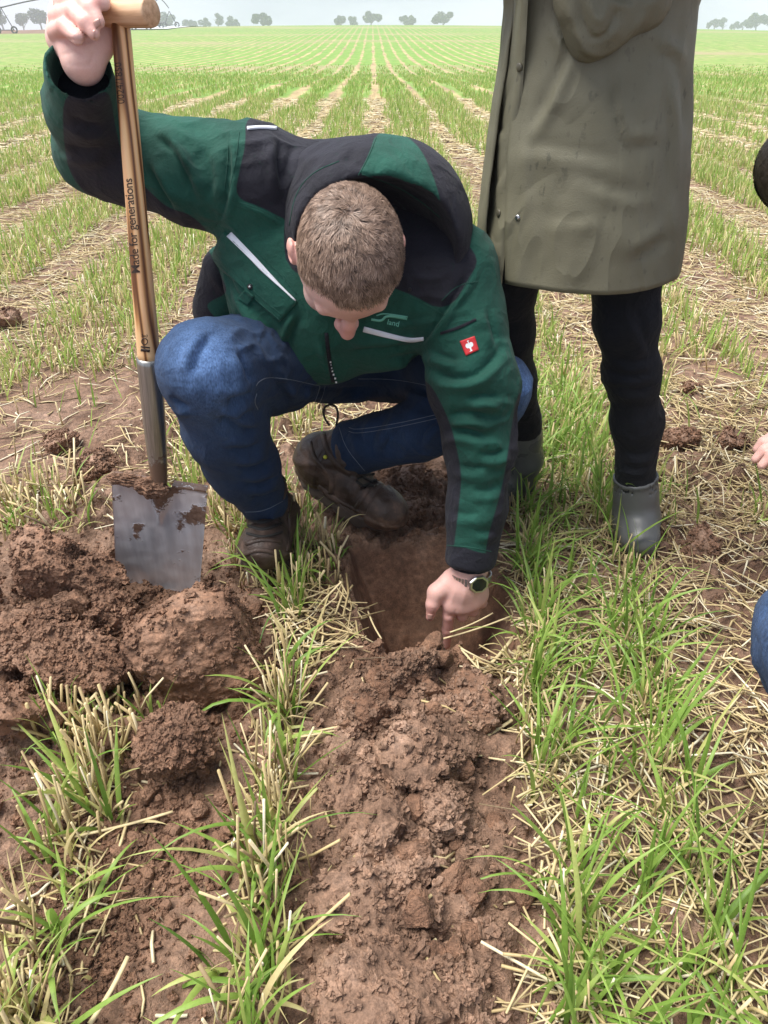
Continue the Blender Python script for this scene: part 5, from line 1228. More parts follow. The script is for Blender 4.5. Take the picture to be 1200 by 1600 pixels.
red = np.clip(np.exp(-((L[:, 1]-.12)/.02)**2)*.9+.8*(np.abs(L[:, 0]) > .077)*sstep(.03, .0, L[:, 1])+.35*sstep(.05, .09, L[:, 1]), 0, 1)
body_add(V, Q, red, sc); headV, headQ, headL, headH = V, Q, L, hl
# trunk and upper arms inside the jacket
vol = Vol((-.5, .9, .25), (.3, 1.75, .9), .012)
vol.chain([(P(420, 290, 1.22), .05), (P(545, 345, 1.32), .075), (P(690, 430, 1.26), .05)], .04); vol.cone(P(545, 345, 1.34), np.array([-.05, 1.50, .46]), .085, .08, .04); vol.cone(neck, P(545, 335, 1.31), .06, .06, .03)
vol.chain([(P(420, 290, 1.22), .045), (P(150, 236, 1.215), .036)], .02); vol.chain([(P(690, 430, 1.26), .045), (P(738, 596, 1.275), .038)], .02)
V, Q = vol.mesh(2); body_add(V, Q)
# -- raised hand closed round the grip
def right_hand():
    z0 = .965; W = P(130, 99, 1.000); vol = Vol(P(120, 60, .98)-.13, P(120, 60, .98)+.15, .0021); ga = GRIP_AX
    q = lambda u, v, z: P(u, v, z)
    vol.chain([(P(136, 180, 1.16), .026), (P(130, 110, 1.07), .022), (W, .0232)], .01)
    vol.ell(q(130, 72, .992), (.0265, .028, .019), CAMR, .018); vol.ell(q(112, 58, .998), (.024, .026, .018), CAMR, .018); vol.ell(q(152, 58, .996), (.013, .030, .018), CAMR, .014); vol.cone(W, q(129, 78, .995), .0235, .0245, .015)
    vol.cone(q(100, 20, 1.022), q(98, 60, 1.012), .020, .022, .02)
    # fingers from little to index: knuckle, middle joint, last joint, tip
    for pts, r in [([(93, 62, 1.015), (87, 50, .985), (101, 42, .955), (121, 59, .944)], (.0112, .0108, .0102, .0088)),
                   ([(93, 42, 1.020), (90, 26, .985), (115, 19, .950), (134, 35, .940), (147, 53, .942)], (.0118, .0116, .0110, .0098, .0078)),
                   ([(98, 22, 1.022), (98, 2, .988), (125, -3, .950), (143, 12, .938), (154, 34, .938)], (.0120, .0118, .0112, .0100, .0080)),
                   ([(105, 6, 1.022), (108, -22, .988), (135, -26, .955), (152, -12, .942), (163, 6, .944)], (.0118, .0116, .0108, .0096, .0078))]:
        vol.chain([(q(*p), rr) for p, rr in zip(pts, r)], .0035)
    vol.chain([(q(158, 72, 1.000), .017), (q(175, 40, 1.004), .0135), (q(172, 2, .995), .0118), (q(153, 1, .943), .0092)], .008)                    # thumb over the far side
    V, Q = vol.mesh(2); u, v, _ = proj(V)
    st = []
    for l, w, mm in [([(88, 64), (108, 62), (124, 64)], 3, -2.2), ([(118, 66), (135, 64), (148, 62)], 3, -1.8), ([(92, 88), (115, 80), (140, 82)], 4, -1.2), ([(100, 62), (108, 70), (112, 80)], 3, -1.2), ([(150, 75), (143, 92), (140, 108)], 5, -1.2), ([(104, 43), (112, 46), (118, 45)], 2.5, -.7), ([(118, 20), (124, 24), (126, 30)], 2.5, -.6), ([(105, 100), (128, 104), (150, 100)], 4, -1.)]: st.append((l, w, mm))
    V = folds(V, Q, st); V = relax(V, Q, 1, .3)
    red = .9*np.exp(-(((u-152)/10)**2+((v-3)/8)**2))+.7*np.exp(-(((u-95)/22)**2+((v-38)/28)**2))+.6*np.exp(-(((u-140)/16)**2+((v-35)/22)**2))+.18+.15*fbm(V[:, 0]*60, V[:, 1]*60, V[:, 2]*60, 2)
    body_add(V, Q, np.clip(red, 0, 1)); return V, Q
rhV, rhQ = right_hand(); rhT = bvh(rhV, rhQ)
# -- reaching hand, index finger pointing into the pit
def left_hand():
    W = P(738, 880, 1.372); vol = Vol(P(715, 930, 1.40)-.16, P(715, 930, 1.40)+.16, .0021); q = lambda u, v, z: P(u, v, z)
    vol.chain([(P(745, 800, 1.337), .031), (P(740, 850, 1.355), .030), (W, .0285)], .01)
    vol.ell(q(722, 925, 1.395), (.044, .043, .020), CAMR@rotm(0, 0, .45), .02); vol.cone(W, q(725, 915, 1.385), .029, .030, .02); vol.ell(q(742, 920, 1.395), (.022, .034, .018), CAMR@rotm(0, 0, .3), .016)
    vol.cone(q(704, 946, 1.400), q(748, 928, 1.405), .0145, .0130, .014)                                                    # knuckle row
    vol.chain([(q(702, 944, 1.400), .0135), (q(701, 962, 1.408), .0112), (q(699, 984, 1.432), .0104), (q(697, 1008, 1.462), .0088)], .004)      # index
    for pts, r in [([(720, 946, 1.402), (722, 962, 1.42), (718, 958, 1.45), (716, 940, 1.455)], (.0130, .0112, .0105, .009)), ([(735, 938, 1.405), (739, 954, 1.425), (733, 952, 1.452), (730, 936, 1.455)], (.0125, .011, .010, .0088)), ([(748, 926, 1.408), (753, 942, 1.426), (747, 944, 1.448), (742, 930, 1.452)], (.0115, .010, .0095, .0082))]:
        vol.chain([(q(*p), rr) for p, rr in zip(pts, r)], .0045)
    vol.chain([(q(706, 905, 1.388), .020), (q(682, 926, 1.385), .0165), (q(676, 944, 1.388), .0120), (q(672, 964, 1.402), .0082)], .008)       # thumb
    V, Q = vol.mesh(2); u, v, _ = proj(V)
    V = folds(V, Q, [([(712, 918), (708, 935), (704, 948)], 3, 1.1), ([(728, 915), (726, 932), (722, 948)], 3, 1.0), ([(742, 908), (742, 922), (738, 938)], 3, .9), ([(692, 932), (688, 945), (690, 955)], 4, -2.), ([(694, 962), (701, 964), (708, 962)], 2, -.8), ([(695, 986), (699, 987), (704, 986)], 2, -.7), ([(712, 950), (711, 960), (710, 970)], 3, -1.5), ([(670, 950), (676, 953), (682, 951)], 2, -.7)]); V = relax(V, Q, 1, .3)
    red = .8*np.exp(-(((u-673)/10)**2+((v-958)/12)**2))+.5*np.exp(-(((u-700)/12)**2+((v-985)/28)**2))+.5+0*u
    body_add(V, Q, np.clip(red, 0, 1)); return V, Q
lhV, lhQ = left_hand(); lhT = bvh(lhV, lhQ)
me = BODY.mesh('person'); 
for k in BATTR: me.attributes.new(k, 'FLOAT', 'POINT').data.foreach_set('value', np.concatenate(BATTR[k]).astype(np.float32))
me.transform(Matrix.Translation(Vector(-man_base)))
bpy.data.objects.remove(MAN) if False else None
# (an object made as an Empty cannot take a mesh, so the body object replaces it and adopts the clothes)
body_o = obj('person', me, M['skin'], label='man in green work jacket and blue jeans crouching and pointing into the pit', cat='person', loc=man_base)
for ch in list(MAN.children): ch.parent = body_o
bpy.data.objects.remove(MAN); body_o.name = 'person'
def nail(tree_, quad, par=body_o):
    try: V, Q = patch(tree_, quad_uv(quad, 5, 5), .0003, .0004); obj('fingernail', mkmesh('fingernail', V-man_base, [Q]), M['nail'], par)
    except Exception: pass
nail(rhT, [(145, 33), (155, 28), (158, 39), (150, 45)]); nail(rhT, [(145, 48), (148, 46), (149, 60), (146, 60)]); nail(lhT, [(668, 959), (676, 960), (675, 969), (669, 968)])
# watch: link bracelet and an eight-sided case
def watch():
    cR_, aR, cL_, aL = CUFF; c = P(735, 899, 1.383); ax = unit(P(745, 800, 1.337)-P(738, 890, 1.378)); sx = unit(RGT*.9+UPV*.0-ax*(RGT@ax)); nx = np.cross(sx, ax); nx = nx if nx@(CAMP-c) > 0 else -nx
    root = obj('wristwatch', None, parent=body_o); root.location = c-man_base; n = 40
    th = np.linspace(0, 2*np.pi, n, endpoint=False); rx, ry = .0385, .0350; mb = MB()
    for k in range(n):
        t = th[k]; p = sx*rx*math.cos(t)+nx*ry*math.sin(t); tg = unit(-sx*rx*math.sin(t)+nx*ry*math.cos(t)); nn = np.cross(tg, ax)
        V, q = box(p, (.0046, .0145, .0022), np.stack([tg, ax, nn], 1)); mb.add(V, q)
    obj('bracelet', mb.mesh('bracelet', False), M['watch_steel'], root)
    t0 = 1.30; p = sx*rx*math.cos(t0)+nx*ry*math.sin(t0); nn = unit(p); tg = unit(np.cross(ax, nn)); a = np.linspace(0, 2*np.pi, 8, endpoint=False)+np.pi/8
    def plate(r1, r2, h0, h1, name, mat):
        A = [p+nn*h+tg*np.cos(t)*r1*k+ax*np.sin(t)*r2*k for h, k in ((h0, 1), (h1*.75+h0*.25, 1), (h1, .9)) for t in a]; mb = MB(); mb.add(np.array(A), gridquads(3, 8, True)); m = mb.mesh(name, False)
        m2 = mkmesh(name, np.array(A), [gridquads(3, 8, True), (np.arange(8)+16)[None], np.arange(8)[None, ::-1]], False); obj(name, m2, M[mat], root)
    plate(.0205, .0180, -.002, .0065, 'watch_case', 'watch_steel'); plate(.0150, .0132, .006, .0072, 'watch_glass', 'glass_dark'); return root
watch()
# dark knitted inner cuff between sleeve and hand
vol = Vol(P(735, 870, 1.36)-.08, P(735, 870, 1.36)+.08, .003); cR_, aR, cL_, aL = CUFF; vol.cone(cL_-aL*.045, cL_+aL*.009, .0375, .0350, 0); vol.cut(cL_+aL*.008, aL, .06); V, Q = vol.mesh(2); obj('knit_cuff', mkmesh('knit_cuff', V-man_base, [Q]), M['knit'], bpy.data.objects['jacket'])
vol = Vol(cR_-.13, cR_+.09, .003); w0 = P(129, 114, 1.045); vol.cone(P(133, 130, 1.10), w0, .040, .040, 0); vol.cut(w0, -FWD, .07); V, Q = vol.mesh(2); obj('knit_cuff', mkmesh('knit_cuff', V-man_base, [Q]), M['knit'], bpy.data.objects['jacket'])
# hair: short strands rooted on the scalp, whorl at the crown, combed forward
def hair(V, Q, L, hl, R, n, lens, name, mat, par, base, seed=1, width=.00052, whorl=(.008, -.055, 0), segs=3, flat=1.):
    r = np.random.default_rng(seed); fc = hl[Q].min(1) > -.001; q = Q[fc]; A = np.linalg.norm(np.cross(V[q[:, 1]]-V[q[:, 0]], V[q[:, 3]]-V[q[:, 0]]), axis=1)
    k = r.choice(len(q), n, p=A/A.sum()); a, b = r.random((2, n)); N = normals(V, Q)
    w = np.stack([(1-a)*(1-b), a*(1-b), a*b, (1-a)*b], 1); p = (V[q[k]]*w[..., None]).sum(1); nn = (N[q[k]]*w[..., None]).sum(1); l = (L[q[k]]*w[..., None]).sum(1); nl = nn@R
    d = l-np.array(whorl); rad = np.stack([d[:, 0], d[:, 1], 0*d[:, 0]], 1); rad /= np.linalg.norm(rad, axis=1)[:, None]+1e-6
    sw = np.stack([-rad[:, 1], rad[:, 0], 0*rad[:, 0]], 1); f = rad*.75+sw*.45+np.array([.35, .55, 0])*sstep(-.04, .03, l[:, 1])[:, None]+np.array([0, 0, -1.])*sstep(.05, .0, l[:, 2])[:, None]*1.2
    cl = np.stack([fbm(l[:, 0]*85, l[:, 1]*85, l[:, 2]*85+s, 2) for s in (0, 9, 21)], 1); f = f+cl*1.3*min(1, flat)+r.normal(0, .16, (n, 3)); f = f-nl*(f*nl).sum(1)[:, None]; f /= np.linalg.norm(f, axis=1)[:, None]+1e-6
    top = sstep(.015, .06, l[:, 2]); ln = (lens[0]*(1-top)+lens[1]*top)*r.uniform(.65, 1.15, n); up = (.75*(1-top)*.5+.62*top)*flat
    s = np.linspace(0, 1, segs+1); pts = []
    for t in s: pts.append(p+((nn*(up*(1-.45*t))[:, None]+(f@R.T)*(.55+.5*t))*(ln*t)[:, None]))
    pts = np.stack(pts, 1); side = np.cross(nn, f@R.T); side /= np.linalg.norm(side, axis=1)[:, None]; ww = width*np.clip(1.1-s**2*.9, .1, 1)
    VV = np.stack([pts-side[:, None]*ww[None, :, None], pts+side[:, None]*ww[None, :, None]], 2).reshape(-1, 3)
    base_q = np.array([[2*i, 2*i+1, 2*i+3, 2*i+2] for i in range(segs)]); QQ = (base_q[None]+(np.arange(n)*(segs+1)*2)[:, None, None]).reshape(-1, 4)
    tint = np.clip(.40+.42*cl[:, 0]+r.normal(0, .16, n), 0, 1); tint = np.clip(tint[:, None]+.28*(s-.4)[None], 0, 1)
    return obj(name, mkmesh(name, VV-base, [QQ], True, {'tint': np.repeat(tint.ravel(), 2)}), M[mat], par)
hair(headV, headQ, headL, headH, HR, 34000, (.0050, .0115), 'hair', 'hair', body_o, man_base)
# eyes and lips (mostly hidden, he looks down)
for s in (-1, 1):
    V = unit_rows(_cs[10][0])*.0118+hp_(s*.031, .083, -.004); obj('eye', mkmesh('eye', V-man_base, [_cs[10][1]]), M['eye_white'], body_o)
# ------------------------------------------------------------------ the standing person in the raincoat
cp = np.array([.35, 1.40, 0.])
def simple_head(c, R, neck, name_base):
    hp = lambda x, y, z: c+R@np.array([x, y, z]); v = head_vol(hp, R, c, neck, .004); return v.mesh(2)
def coat_person():
    # body: head, neck, trunk, arms with closed hands (above the picture), legs inside the trousers
    hc = np.array([.335, 1.33, 1.53]); R = np.stack([[-1, 0, 0], [0, -1, 0], [0, 0, 1]], 1).astype(float); V, Q = simple_head(hc, R, np.array([.34, 1.38, 1.33]), 'x'); B = MB(); B.add(V, Q); nh = len(V)
    vol = Vol((.0, 1.0, .05), (.75, 1.9, 1.42), .012); vol.cone((.34, 1.38, .75), (.34, 1.38, 1.25), .12, .13, .05); vol.cone((.34, 1.38, 1.25), (.34, 1.37, 1.38), .07, .055, .05)
    for s in (-1, 1): vol.chain([((.34+s*.15, 1.39, 1.26), .05), ((.34+s*.19, 1.36, 1.02), .042), ((.34+s*.06, 1.20, 1.06), .032)], .02)
    LR, LL = [(P(975, 430, 1.31), .045), (P(990, 590, 1.41), .035), (P(993, 760, 1.545), .028)], [(P(787, 440, 1.37), .035), (P(798, 590, 1.53), .026), (P(816, 680, 1.64), .024)]
    vol.chain([((.40, 1.40, .80), .06)]+LR, .02); vol.chain([((.29, 1.40, .80), .06)]+LL, .02); V, Q = vol.mesh(2); B.add(V, Q)
    m2 = B.mesh('person'); m2.attributes.new('red', 'FLOAT', 'POINT'); m2.attributes.new('scalp', 'FLOAT', 'POINT'); m2.transform(Matrix.Translation(Vector(-cp)))
    body = obj('person', m2, M['skin'], label='person standing in an olive raincoat, black trousers and grey rubber boots', cat='person', loc=cp)
    add = lambda name, V, Q, mat, par=body, attrs=None, smooth=True: obj(name, mkmesh(name, np.asarray(V)-cp, [Q] if not isinstance(Q, list) else Q, smooth, attrs), M[mat], par)
    # trousers
    vol = Vol((.05, 1.0, .1), (.72, 1.85, .92), .0048)
    vol.chain([((.40, 1.40, .80), .085), (P(977, 420, 1.31), S(54, 1.31)), (P(979, 500, 1.345), S(46, 1.345)), (P(988, 585, 1.41), S(38, 1.41)), (P(994, 660, 1.47), S(35, 1.47)), (P(993, 752, 1.54), S(30, 1.54))], .03)
    vol.chain([((.29, 1.40, .80), .085), (P(785, 440, 1.36), S(50, 1.36)), (P(792, 520, 1.44), S(38, 1.44)), (P(800, 600, 1.53), S(34, 1.53)), (P(815, 665, 1.62), S(31, 1.62))], .03)
    vol.ell((.34, 1.41, .80), (.13, .11, .10), k=.04)
    st = []
    for l, sd, w, mm in [([(955, 555), (985, 570), (1020, 558)], 1, 7, -5), ([(950, 575), (980, 592), (1025, 580)], 1, 7, -6), ([(960, 600), (990, 612), (1025, 602)], 1, 7, -4), ([(985, 470), (1005, 520), (1018, 560)], 1, 8, -4), ([(970, 700), (995, 715), (1020, 702)], 1, 7, -5), ([(968, 722), (995, 735), (1018, 722)], 1, 6, -4), ([(770, 500), (795, 512), (815, 500)], 1, 7, -4)]: st += crease(l, w, mm, sd, w*1.5)
    V, Q = garment(vol, 3, st, (.0012, 45.), (.003, 12.), 8.); add('trousers', V, Q, 'black_cloth')
    # rubber boots
    def rboot(top, ank, heel, toe, r0, label):
        f = unit((toe-heel)*[1, 1, 0]); up = np.array([0, 0, 1.]); sd = np.cross(f, up); R = np.stack([sd, f, up], 1); lo = np.minimum.reduce([top, ank, heel, toe])-.08; hi = np.maximum.reduce([top, ank, heel, toe])+.08
        vol = Vol(lo, hi, .0036); ax = unit(top-ank); vol.chain([(top, r0), (top*.5+ank*.5, r0*.93), (ank, r0*.95)], .02)
        Lf = np.linalg.norm(toe-heel); g = lambda a, b: heel+f*a*Lf+up*b
        vol.cone(ank, g(.18, .055), r0*.9, .040, .03); vol.ell(g(.16, .04), (.036, .045, .05), R, .02); vol.ell(g(.55, .04), (.036, .075, .040), R, .03); vol.ell(g(.84, .034), (.041, .045, .033), R, .02)
        vol.cut(top, ax, .1); vol.cone(top-ax*.05, top+ax*.04, r0-.005, r0-.004, 0, 's'); vol.cut(heel, -up, .35); V, Q = vol.mesh(3); N = normals(V, Q); h = (V-top)@ax
        V = V+N*(.0016*np.exp(-((h+.006)/.004)**2)+.0022*sstep(.022, .018, V[:, 2]-heel[2]))[:, None]
        b = add('rubber_boot', V, Q, 'rubber_boot'); b['label'] = label
        n = 40; th = np.linspace(0, 2*np.pi, n, endpoint=False); aa = .5+.53*np.cos(th); wd = np.interp(aa, [-.05, .1, .3, .45, .7, .85, 1.05], [.030, .042, .040, .040, .050, .050, .032])*np.sin(th)
        rings = [heel+f*(aa*Lf)[:, None]+sd*wd[:, None]+up*z for z in (.014, -.012)]; obj('sole', mkmesh('sole', np.concatenate(rings)-cp, [gridquads(2, n, True), (np.arange(n)+n)[None], np.arange(n)[None, ::-1]], False), M['sole'], b)
    t = P(993, 742, 1.535); ak = P(994, 808, 1.595); rboot(t, ak, np.array([ak[0]+.012, ak[1]+.075, .006]), np.array([ak[0]-.012, ak[1]-.085, .006]), S(34, 1.535), 'grey rubber boot with a wet shiny instep planted in straw')
    t = P(815, 650, 1.60); ak = P(818, 715, 1.69); rboot(t, ak, np.array([ak[0]+.03, ak[1]+.045, .0]), np.array([ak[0]-.15, ak[1]-.10, .002]), S(31, 1.60), 'black rubber boot half hidden behind the jeans knee')
    # raincoat: lofted shell, open at the front left
    ncol, nrow = 150, 96; zz = np.linspace(.572, 1.36, nrow)[:, None]; th0 = np.radians(np.interp(zz, [.57, .75, .96, 1.36], [219, 214, 208, 208])); th = th0+np.linspace(0, 1, ncol)[None]*(math.radians(208+352)-th0)
    a = np.interp(zz, [.57, .66, .78, .88, .96, 1.05, 1.22, 1.32, 1.36], [.181, .179, .166, .151, .144, .155, .175, .12, .07]); b = np.interp(zz, [.57, .66, .78, .9, 1.05, 1.22, 1.32, 1.36], [.170, .165, .150, .135, .130, .12, .10, .06])
    xc = np.interp(zz, [.57, .96, 1.36], [.346, .330, .335]); yc = np.interp(zz, [.57, 1.36], [1.37, 1.375])
    wob = 1+.018*np.sin(th*5+zz*3)*sstep(1.0, .55, zz)+.03*fbm(np.cos(th)*1.5+0*zz, np.sin(th)*1.5+0*zz, zz*4+0*th, 2)
    X, Y = xc+a*np.cos(th)*wob, yc+b*np.sin(th)*wob; V = np.stack([X, Y, zz+0*th], -1).reshape(-1, 3); Q = gridquads(nrow, ncol)
    n = normals(V, Q); 
    if (n*(V-np.array([.345, 1.37, .9]))).sum() < 0: Q = Q[:, ::-1]
    st = []
    for l, sd, w, mm in [([(905, 70), (880, 130), (850, 190), (832, 215)], 1, 10, 7), ([(955, 85), (958, 150), (966, 200), (985, 250)], -1, 5, -6), ([(800, 228), (850, 226), (920, 240), (985, 252)], 1, 12, -3.5), ([(1020, 60), (1055, 75), (1070, 95)], 1, 9, 5), ([(1060, 90), (1070, 150), (1068, 215)], -1, 9, -5), ([(830, 200), (836, 260), (832, 330)], 1, 9, -3), ([(1035, 120), (1048, 200), (1040, 300)], -1, 8, -4), ([(905, 270), (960, 300), (1030, 300)], 1, 10, -3), ([(970, 395), (1010, 375), (1045, 350)], 1, 12, 4), ([(850, 345), (900, 338), (950, 342)], 1, 9, -2), ([(975, 205), (1000, 215), (1030, 205)], 1, 12, 4), ([(1045, 290), (1052, 350), (1050, 420)], 1, 10, 3), ([(870, 30), (888, 60), (895, 90)], 1, 8, -6)]: st += crease(l, w*.9, mm*1.15, sd, w*1.5)
    V = folds(V, Q, st); V = V+normals(V, Q)*(.002*fbm(V[:, 0]*22, V[:, 1]*22, V[:, 2]*14, 2))[:, None]
    def shell(name, V, Q, n_, m_, th_=.0025, par=body, mat='raincoat'):
        N = normals(V, Q); K = len(V); rim = [i*m_ for i in range(n_)]+[(n_-1)*m_+j for j in range(1, m_)]+[i*m_+m_-1 for i in range(n_-2, -1, -1)]+[j for j in range(m_-2, 0, -1)]; rim = np.array(rim); r2 = np.roll(rim, -1)
        return add(name, np.concatenate([V, V-N*th_]), np.concatenate([Q, Q[:, ::-1]+K, np.stack([rim, r2, r2+K, rim+K], 1)]), mat, par), bvh(V, Q)
    coat, T = shell('raincoat', V, Q, nrow, ncol); coat['label'] = 'long olive green rubberised raincoat with rain spots'
    # overlapping front edge with its buttons, swinging open at the bottom
    vv = np.array([-260, -140, -60, 0, 60, 105, 160, 222, 270, 333, 390, 445]); uL = np.array([800, 798, 797, 796, 792, 786, 772, 763, 764, 762, 748, 752]); uR = np.array([832, 830, 827, 825, 822, 819, 815, 812, 803, 795, 790, 784]); zcF = np.array([.97, 1.0, 1.025, 1.045, 1.075, 1.10, 1.128, 1.160, 1.185, 1.215, 1.240, 1.265])
    m_, n_ = 26, 64; s = np.linspace(0, 1, n_); vi = np.linspace(-200, 446, n_); t = np.linspace(0, 1, m_); Vf = np.zeros((n_, m_, 3))
    for i, v0 in enumerate(vi):
        l, r, zf = np.interp(v0, vv, uL), np.interp(v0, vv, uR), np.interp(v0, vv, zcF)
        for j, tt in enumerate(t): Vf[i, j] = P(l+(r-l)*tt, v0+(10*(1-tt)-18*(1-tt)**3 if v0 > 380 else 0)*(v0-380)/66*-1, zf+.085*(1-tt)**2.2+.004*math.sin(tt*7+v0*.03)*(1-tt)-.002)
    Vf = Vf.reshape(-1, 3); Qf = gridquads(n_, m_)
    if (normals(Vf, Qf)*(CAMP-Vf)).sum() < 0: Qf = Qf[:, ::-1]
    Vf = folds(Vf, Qf, crease([(800, 120), (782, 170), (772, 230)], 6, -4, 1, 9)+crease([(770, 215), (782, 200), (790, 205)], 5, -4, 1, 8)+crease([(768, 300), (782, 270), (795, 260)], 6, -3, 1, 9))
    fl, T2 = shell('front_flap', Vf, Qf, n_, m_, .0025, coat)
    for (u, v) in ((812, 105), (803, 222), (780, 333)):
        h = hit(T2, u, v)
        if h: mb = MB(); c, nn = h; mb.add(*tube([c-nn*.001, c+nn*.002, c+nn*.0032], [.0062, .0062, .0045], 14)); o = obj('button', mb.mesh('button'), M['olive_button'], coat); o.data.transform(Matrix.Translation(Vector(-cp)))
    h = hit(T, 809, 340)
    if h: mb = MB(); c, nn = h; mb.add(*tube([c-nn*.001, c+nn*.0015, c+nn*.0028], [.0046, .0046, .0030], 14)); o = obj('snap_button', mb.mesh('snap_button'), M['snap_metal'], coat); o.data.transform(Matrix.Translation(Vector(-cp)))
    # sleeves folded in front, bunched cuffs hanging into the picture
    vol = Vol((.02, .95, .80), (.68, 1.6, 1.34), .0045)
    for s in (-1, 1): vol.chain([((.335+s*.155, 1.39, 1.27), .072), ((.335+s*.190, 1.36, 1.10), .066), ((.335+s*.06, 1.19, 1.08), .058)], .03)
    for u, v, z, r in ((900, -5, 1.02, .032), (928, 28, 1.035, .032), (922, 55, 1.05, .026), (955, 22, 1.04, .030), (995, -8, 1.03, .036), (1012, 2, 1.05, .030)): vol.ell(P(u, v, z), (r, r*1.25, r*1.1), CAMR, .03)
    st = []
    for l, w, mm in [([(884, -10), (897, 50), (922, 88), (960, 78), (1008, 24), (1030, -10)], 6, 5), ([(903, -10), (912, 42), (930, 66), (956, 48), (972, -10)], 5, -7), ([(920, -10), (927, 28), (940, 36), (950, -5)], 5, 5), ([(985, -10), (990, 14), (1003, 8), (1008, -10)], 4, -6)]: st.append((l, w, mm))
    V, Q = garment(vol, 3, st, (.0015, 40.), (.004, 12.), 4.); add('sleeve', V, Q, 'raincoat', coat)
    # hood over the head (above the picture)
    vol = Vol(hc-.22, hc+.22, .006); vol.ell(hc+np.array([0, .02, .02]), (.125, .135, .15), k=0); vol.cone(hc+np.array([0, .03, -.08]), (.335, 1.39, 1.31), .11, .13, .05); vol.ell(hc+np.array([0, -.06, -.01]), (.10, .13, .125), k=.01, op='s'); vol.cut((.335, 1.39, 1.32), (0, 0, -1), .3); V, Q = vol.mesh(3); add('hood', V, Q, 'raincoat', coat)
    return body
coat_person()

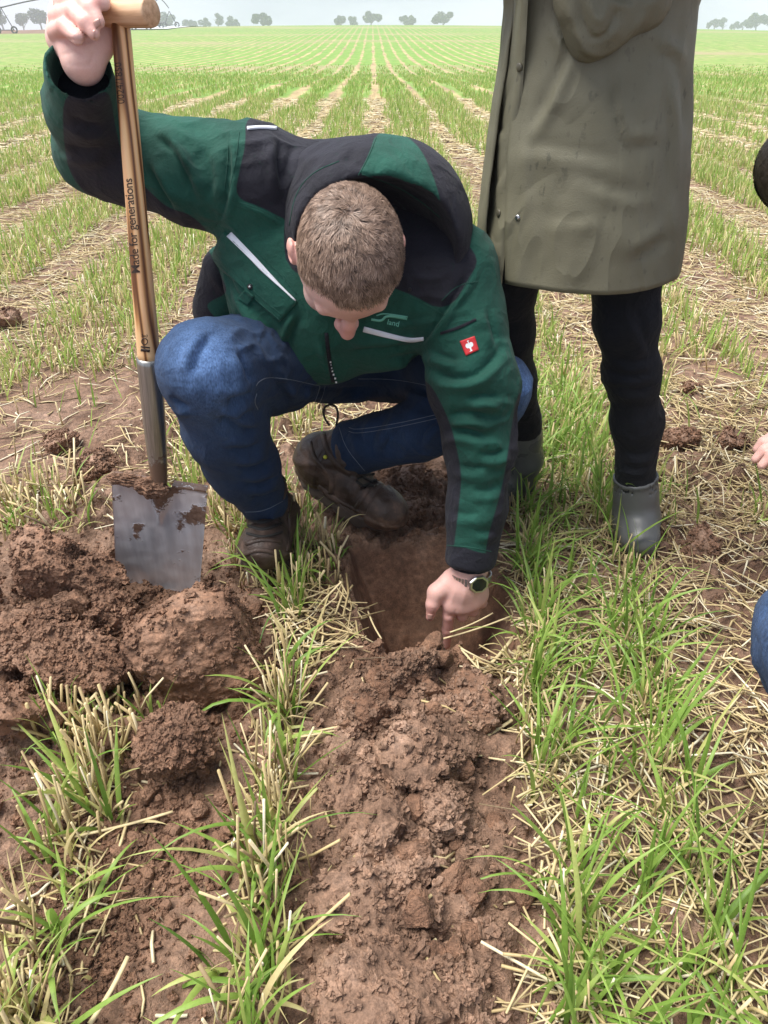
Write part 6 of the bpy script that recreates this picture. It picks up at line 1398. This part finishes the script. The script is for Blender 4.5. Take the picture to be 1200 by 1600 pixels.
# ------------------------------------------------------------------ two more people cut by the right edge of the picture
def side_person(base, label, head, hR, shoulders, hips, legs, hand, mats, hair_lab=None):
    """shoulders, hips: pairs of points; legs: [(knee, ankle, toe)...]; hand: (elbow, wrist, knuckle, tips)"""
    base = np.array(base); B = MB(); nk = (np.array(shoulders[0])+shoulders[1])/2; V, Q = simple_head(np.array(head), hR, nk+np.array([0, 0, .02]), 'x'); hd = (V, Q); B.add(V, Q)
    pts = [np.array(head), *map(np.array, shoulders), *map(np.array, hips)]+[np.array(p) for l in legs for p in l]+[np.array(p) for h in hand for p in h[:3]]; lo = np.minimum.reduce(pts)-.2; hi = np.maximum.reduce(pts)+.2
    vol = Vol(lo, hi, .010); vol.cone(nk, (np.array(hips[0])+hips[1])/2, .10, .11, .04)
    for sh, (el, wr, kn, tips) in zip(shoulders, hand): vol.chain([(np.array(sh), .05), (np.array(el), .04), (np.array(wr), .03)], .02)
    V, Q = vol.mesh(1); B.add(V, Q)
    for el, wr, kn, tips in hand:
        wr, kn = np.array(wr), np.array(kn); v2 = Vol(np.minimum(wr, kn)-.14, np.maximum(wr, kn)+.14, .0028); v2.cone(np.array(wr)+(np.array(el)-wr)*.25, wr, .03, .026, .01); d = unit(kn-wr); sd = unit(np.cross(d, [0, 0, 1.])) if abs(d[2]) < .9 else np.array([0, 1., 0]); nn = np.cross(sd, d)
        R = np.stack([sd, d, nn], 1); v2.ell((wr+kn)/2, (.042, .05, .018), R, .015)
        for k in range(4):
            o = sd*(-.032+.0213*k); L = (.075, .088, .085, .066)[k]; b = kn+o*1.; c1 = b+d*L*.45-nn*.008; c2 = c1+unit(d-nn*.9*tips)*L*.32; c3 = c2+unit(d*.4-nn*1.*tips)*L*.25; v2.chain([(b-d*.02, .0115), (c1, .0105), (c2, .0095), (c3, .008)], .004)
        b = wr+d*.025-sd*.03; v2.chain([(b, .017), (b-sd*.022+d*.03-nn*.01, .0135), (b-sd*.022+d*.055-nn*.022, .0095)], .008); V, Q = v2.mesh(2); B.add(V, Q)
    m2 = B.mesh('person'); m2.attributes.new('scalp', 'FLOAT', 'POINT'); a = m2.attributes.new('red', 'FLOAT', 'POINT'); a.data.foreach_set('value', np.full(len(m2.vertices), .5, np.float32)); m2.transform(Matrix.Translation(Vector(-base))); body = obj('person', m2, M['skin'], label=label, cat='person', loc=base)
    # jacket
    vol = Vol(lo, hi, .0065); vol.chain([(np.array(shoulders[0]), .085), (nk, .12), (np.array(shoulders[1]), .085)], .05); vol.cone(nk, (np.array(hips[0])+hips[1])/2+np.array([0, 0, .06]), .14, .15, .05)
    for sh, (el, wr, kn, tips) in zip(shoulders, hand): vol.chain([(np.array(sh), .075), (np.array(el), .062), (np.array(wr)+(np.array(el)-wr)*.12, .046)], .03)
    V, Q = garment(vol, 2, (), (.003, 30.), (.006, 9.), 2.); obj('jacket', mkmesh('jacket', V-base, [Q]), M[mats[0]], body)
    # trousers
    vol = Vol(lo-.05, hi+.05, .006); vol.cone(np.array(hips[0]), np.array(hips[1]), .12, .12, .05)
    for hpj, (kn, an, toe) in zip(hips, legs): vol.chain([(np.array(hpj), .105), (np.array(kn), .075)], .04); vol.chain([(np.array(kn), .074), (np.array(kn)*.4+np.array(an)*.6, .064), (np.array(an), .052)], .03)
    V, Q = garment(vol, 2, (), (.003, 35.), (.004, 12.), 6.); w = np.clip(sum(.7*np.exp(-(((V-np.array(l[0]))**2).sum(1))/.09**2) for l in legs), 0, 1); obj('jeans', mkmesh('jeans', V-base, [Q], True, {'worn': w}), M[mats[1]], body)
    for kn, an, toe in legs:
        an, toe = np.array(an), np.array(toe); vol = Vol(np.minimum(an, toe)-.1, np.maximum(an, toe)+.12, .006); h = an*[1, 1, 0]-unit((toe-an)*[1, 1, 0])*.06; vol.cone(an+np.array([0, 0, .05]), an, .052, .05, .02); vol.cone(an, h+np.array([0, 0, .05]), .045, .045, .02); vol.cone(h+np.array([0, 0, .045]), toe*[1, 1, 0]+np.array([0, 0, .04]), .044, .042, .03); vol.cut(h*[1, 1, 0], (0, 0, -1), .4); V, Q = vol.mesh(2); obj('boot', mkmesh('boot', V-base, [Q]), M['boot_leather'], body)
    V, Q = hd; L = (V-np.array(head))@hR; hl = hairline(L); hair(V, Q, L, hl, hR, 14000, (.012, .02), 'hair', 'dark_hair', body, base, 5, .0016, flat=.02)
hd3 = P(1276, 255, 1.42); R3 = np.stack([unit([.75, .6, .1]), unit([.5, -.6, -.75]), [0, 0, 0]], 1); R3[:, 1] = unit(R3[:, 1]-R3[:, 0]*(R3[:, 0]@R3[:, 1])); R3[:, 2] = np.cross(R3[:, 0], R3[:, 1])
w3 = P(1290, 678, 1.33); k3 = P(1252, 684, 1.32)
side_person((1.05, 1.5, 0), 'dark haired person crouching at the right edge above the pink fingers', hd3, R3, [hd3+np.array([.18, -.16, -.10]), hd3+np.array([.20, .20, -.08])], [(1.22, 1.42, .30), (1.24, 1.64, .30)],
    [((1.12, 1.30, .45), (1.20, 1.36, .09), (1.05, 1.33, 0)), ((1.30, 1.76, .45), (1.42, 1.72, .09), (1.27, 1.76, 0))], [(P(1390, 600, 1.33), w3, k3, .55), ((1.38, 1.78, .52), (1.30, 1.62, .42), (1.26, 1.56, .40), .4)], ('dark_jacket', 'denim'))
k4 = P(1322, 1002, .70)
hd4 = np.array([.80, .50, 1.06]); R4 = np.stack([unit([0, -1, 0]), unit([-1, 0, -.35]), unit([-.35, 0, 1])], 1)
side_person((.72, .5, 0), 'person in blue jeans whose knee shows at the lower right edge', hd4, R4, [(.82, .33, .88), (.82, .67, .88)], [(.86, .42, .33), (.86, .62, .33)],
    [((k4[0]+.04, k4[1]-.26, k4[2]), (.64, .24, .09), (.50, .22, 0)), (k4, (.66, .56, .09), (.555, .56, 0))], [((.80, .15, .62), (.70, .22, .50), (.66, .25, .47), .5), ((.86, .80, .60), (.74, .70, .55), (.69, .67, .53), .5)], ('dark_jacket', 'denim'))
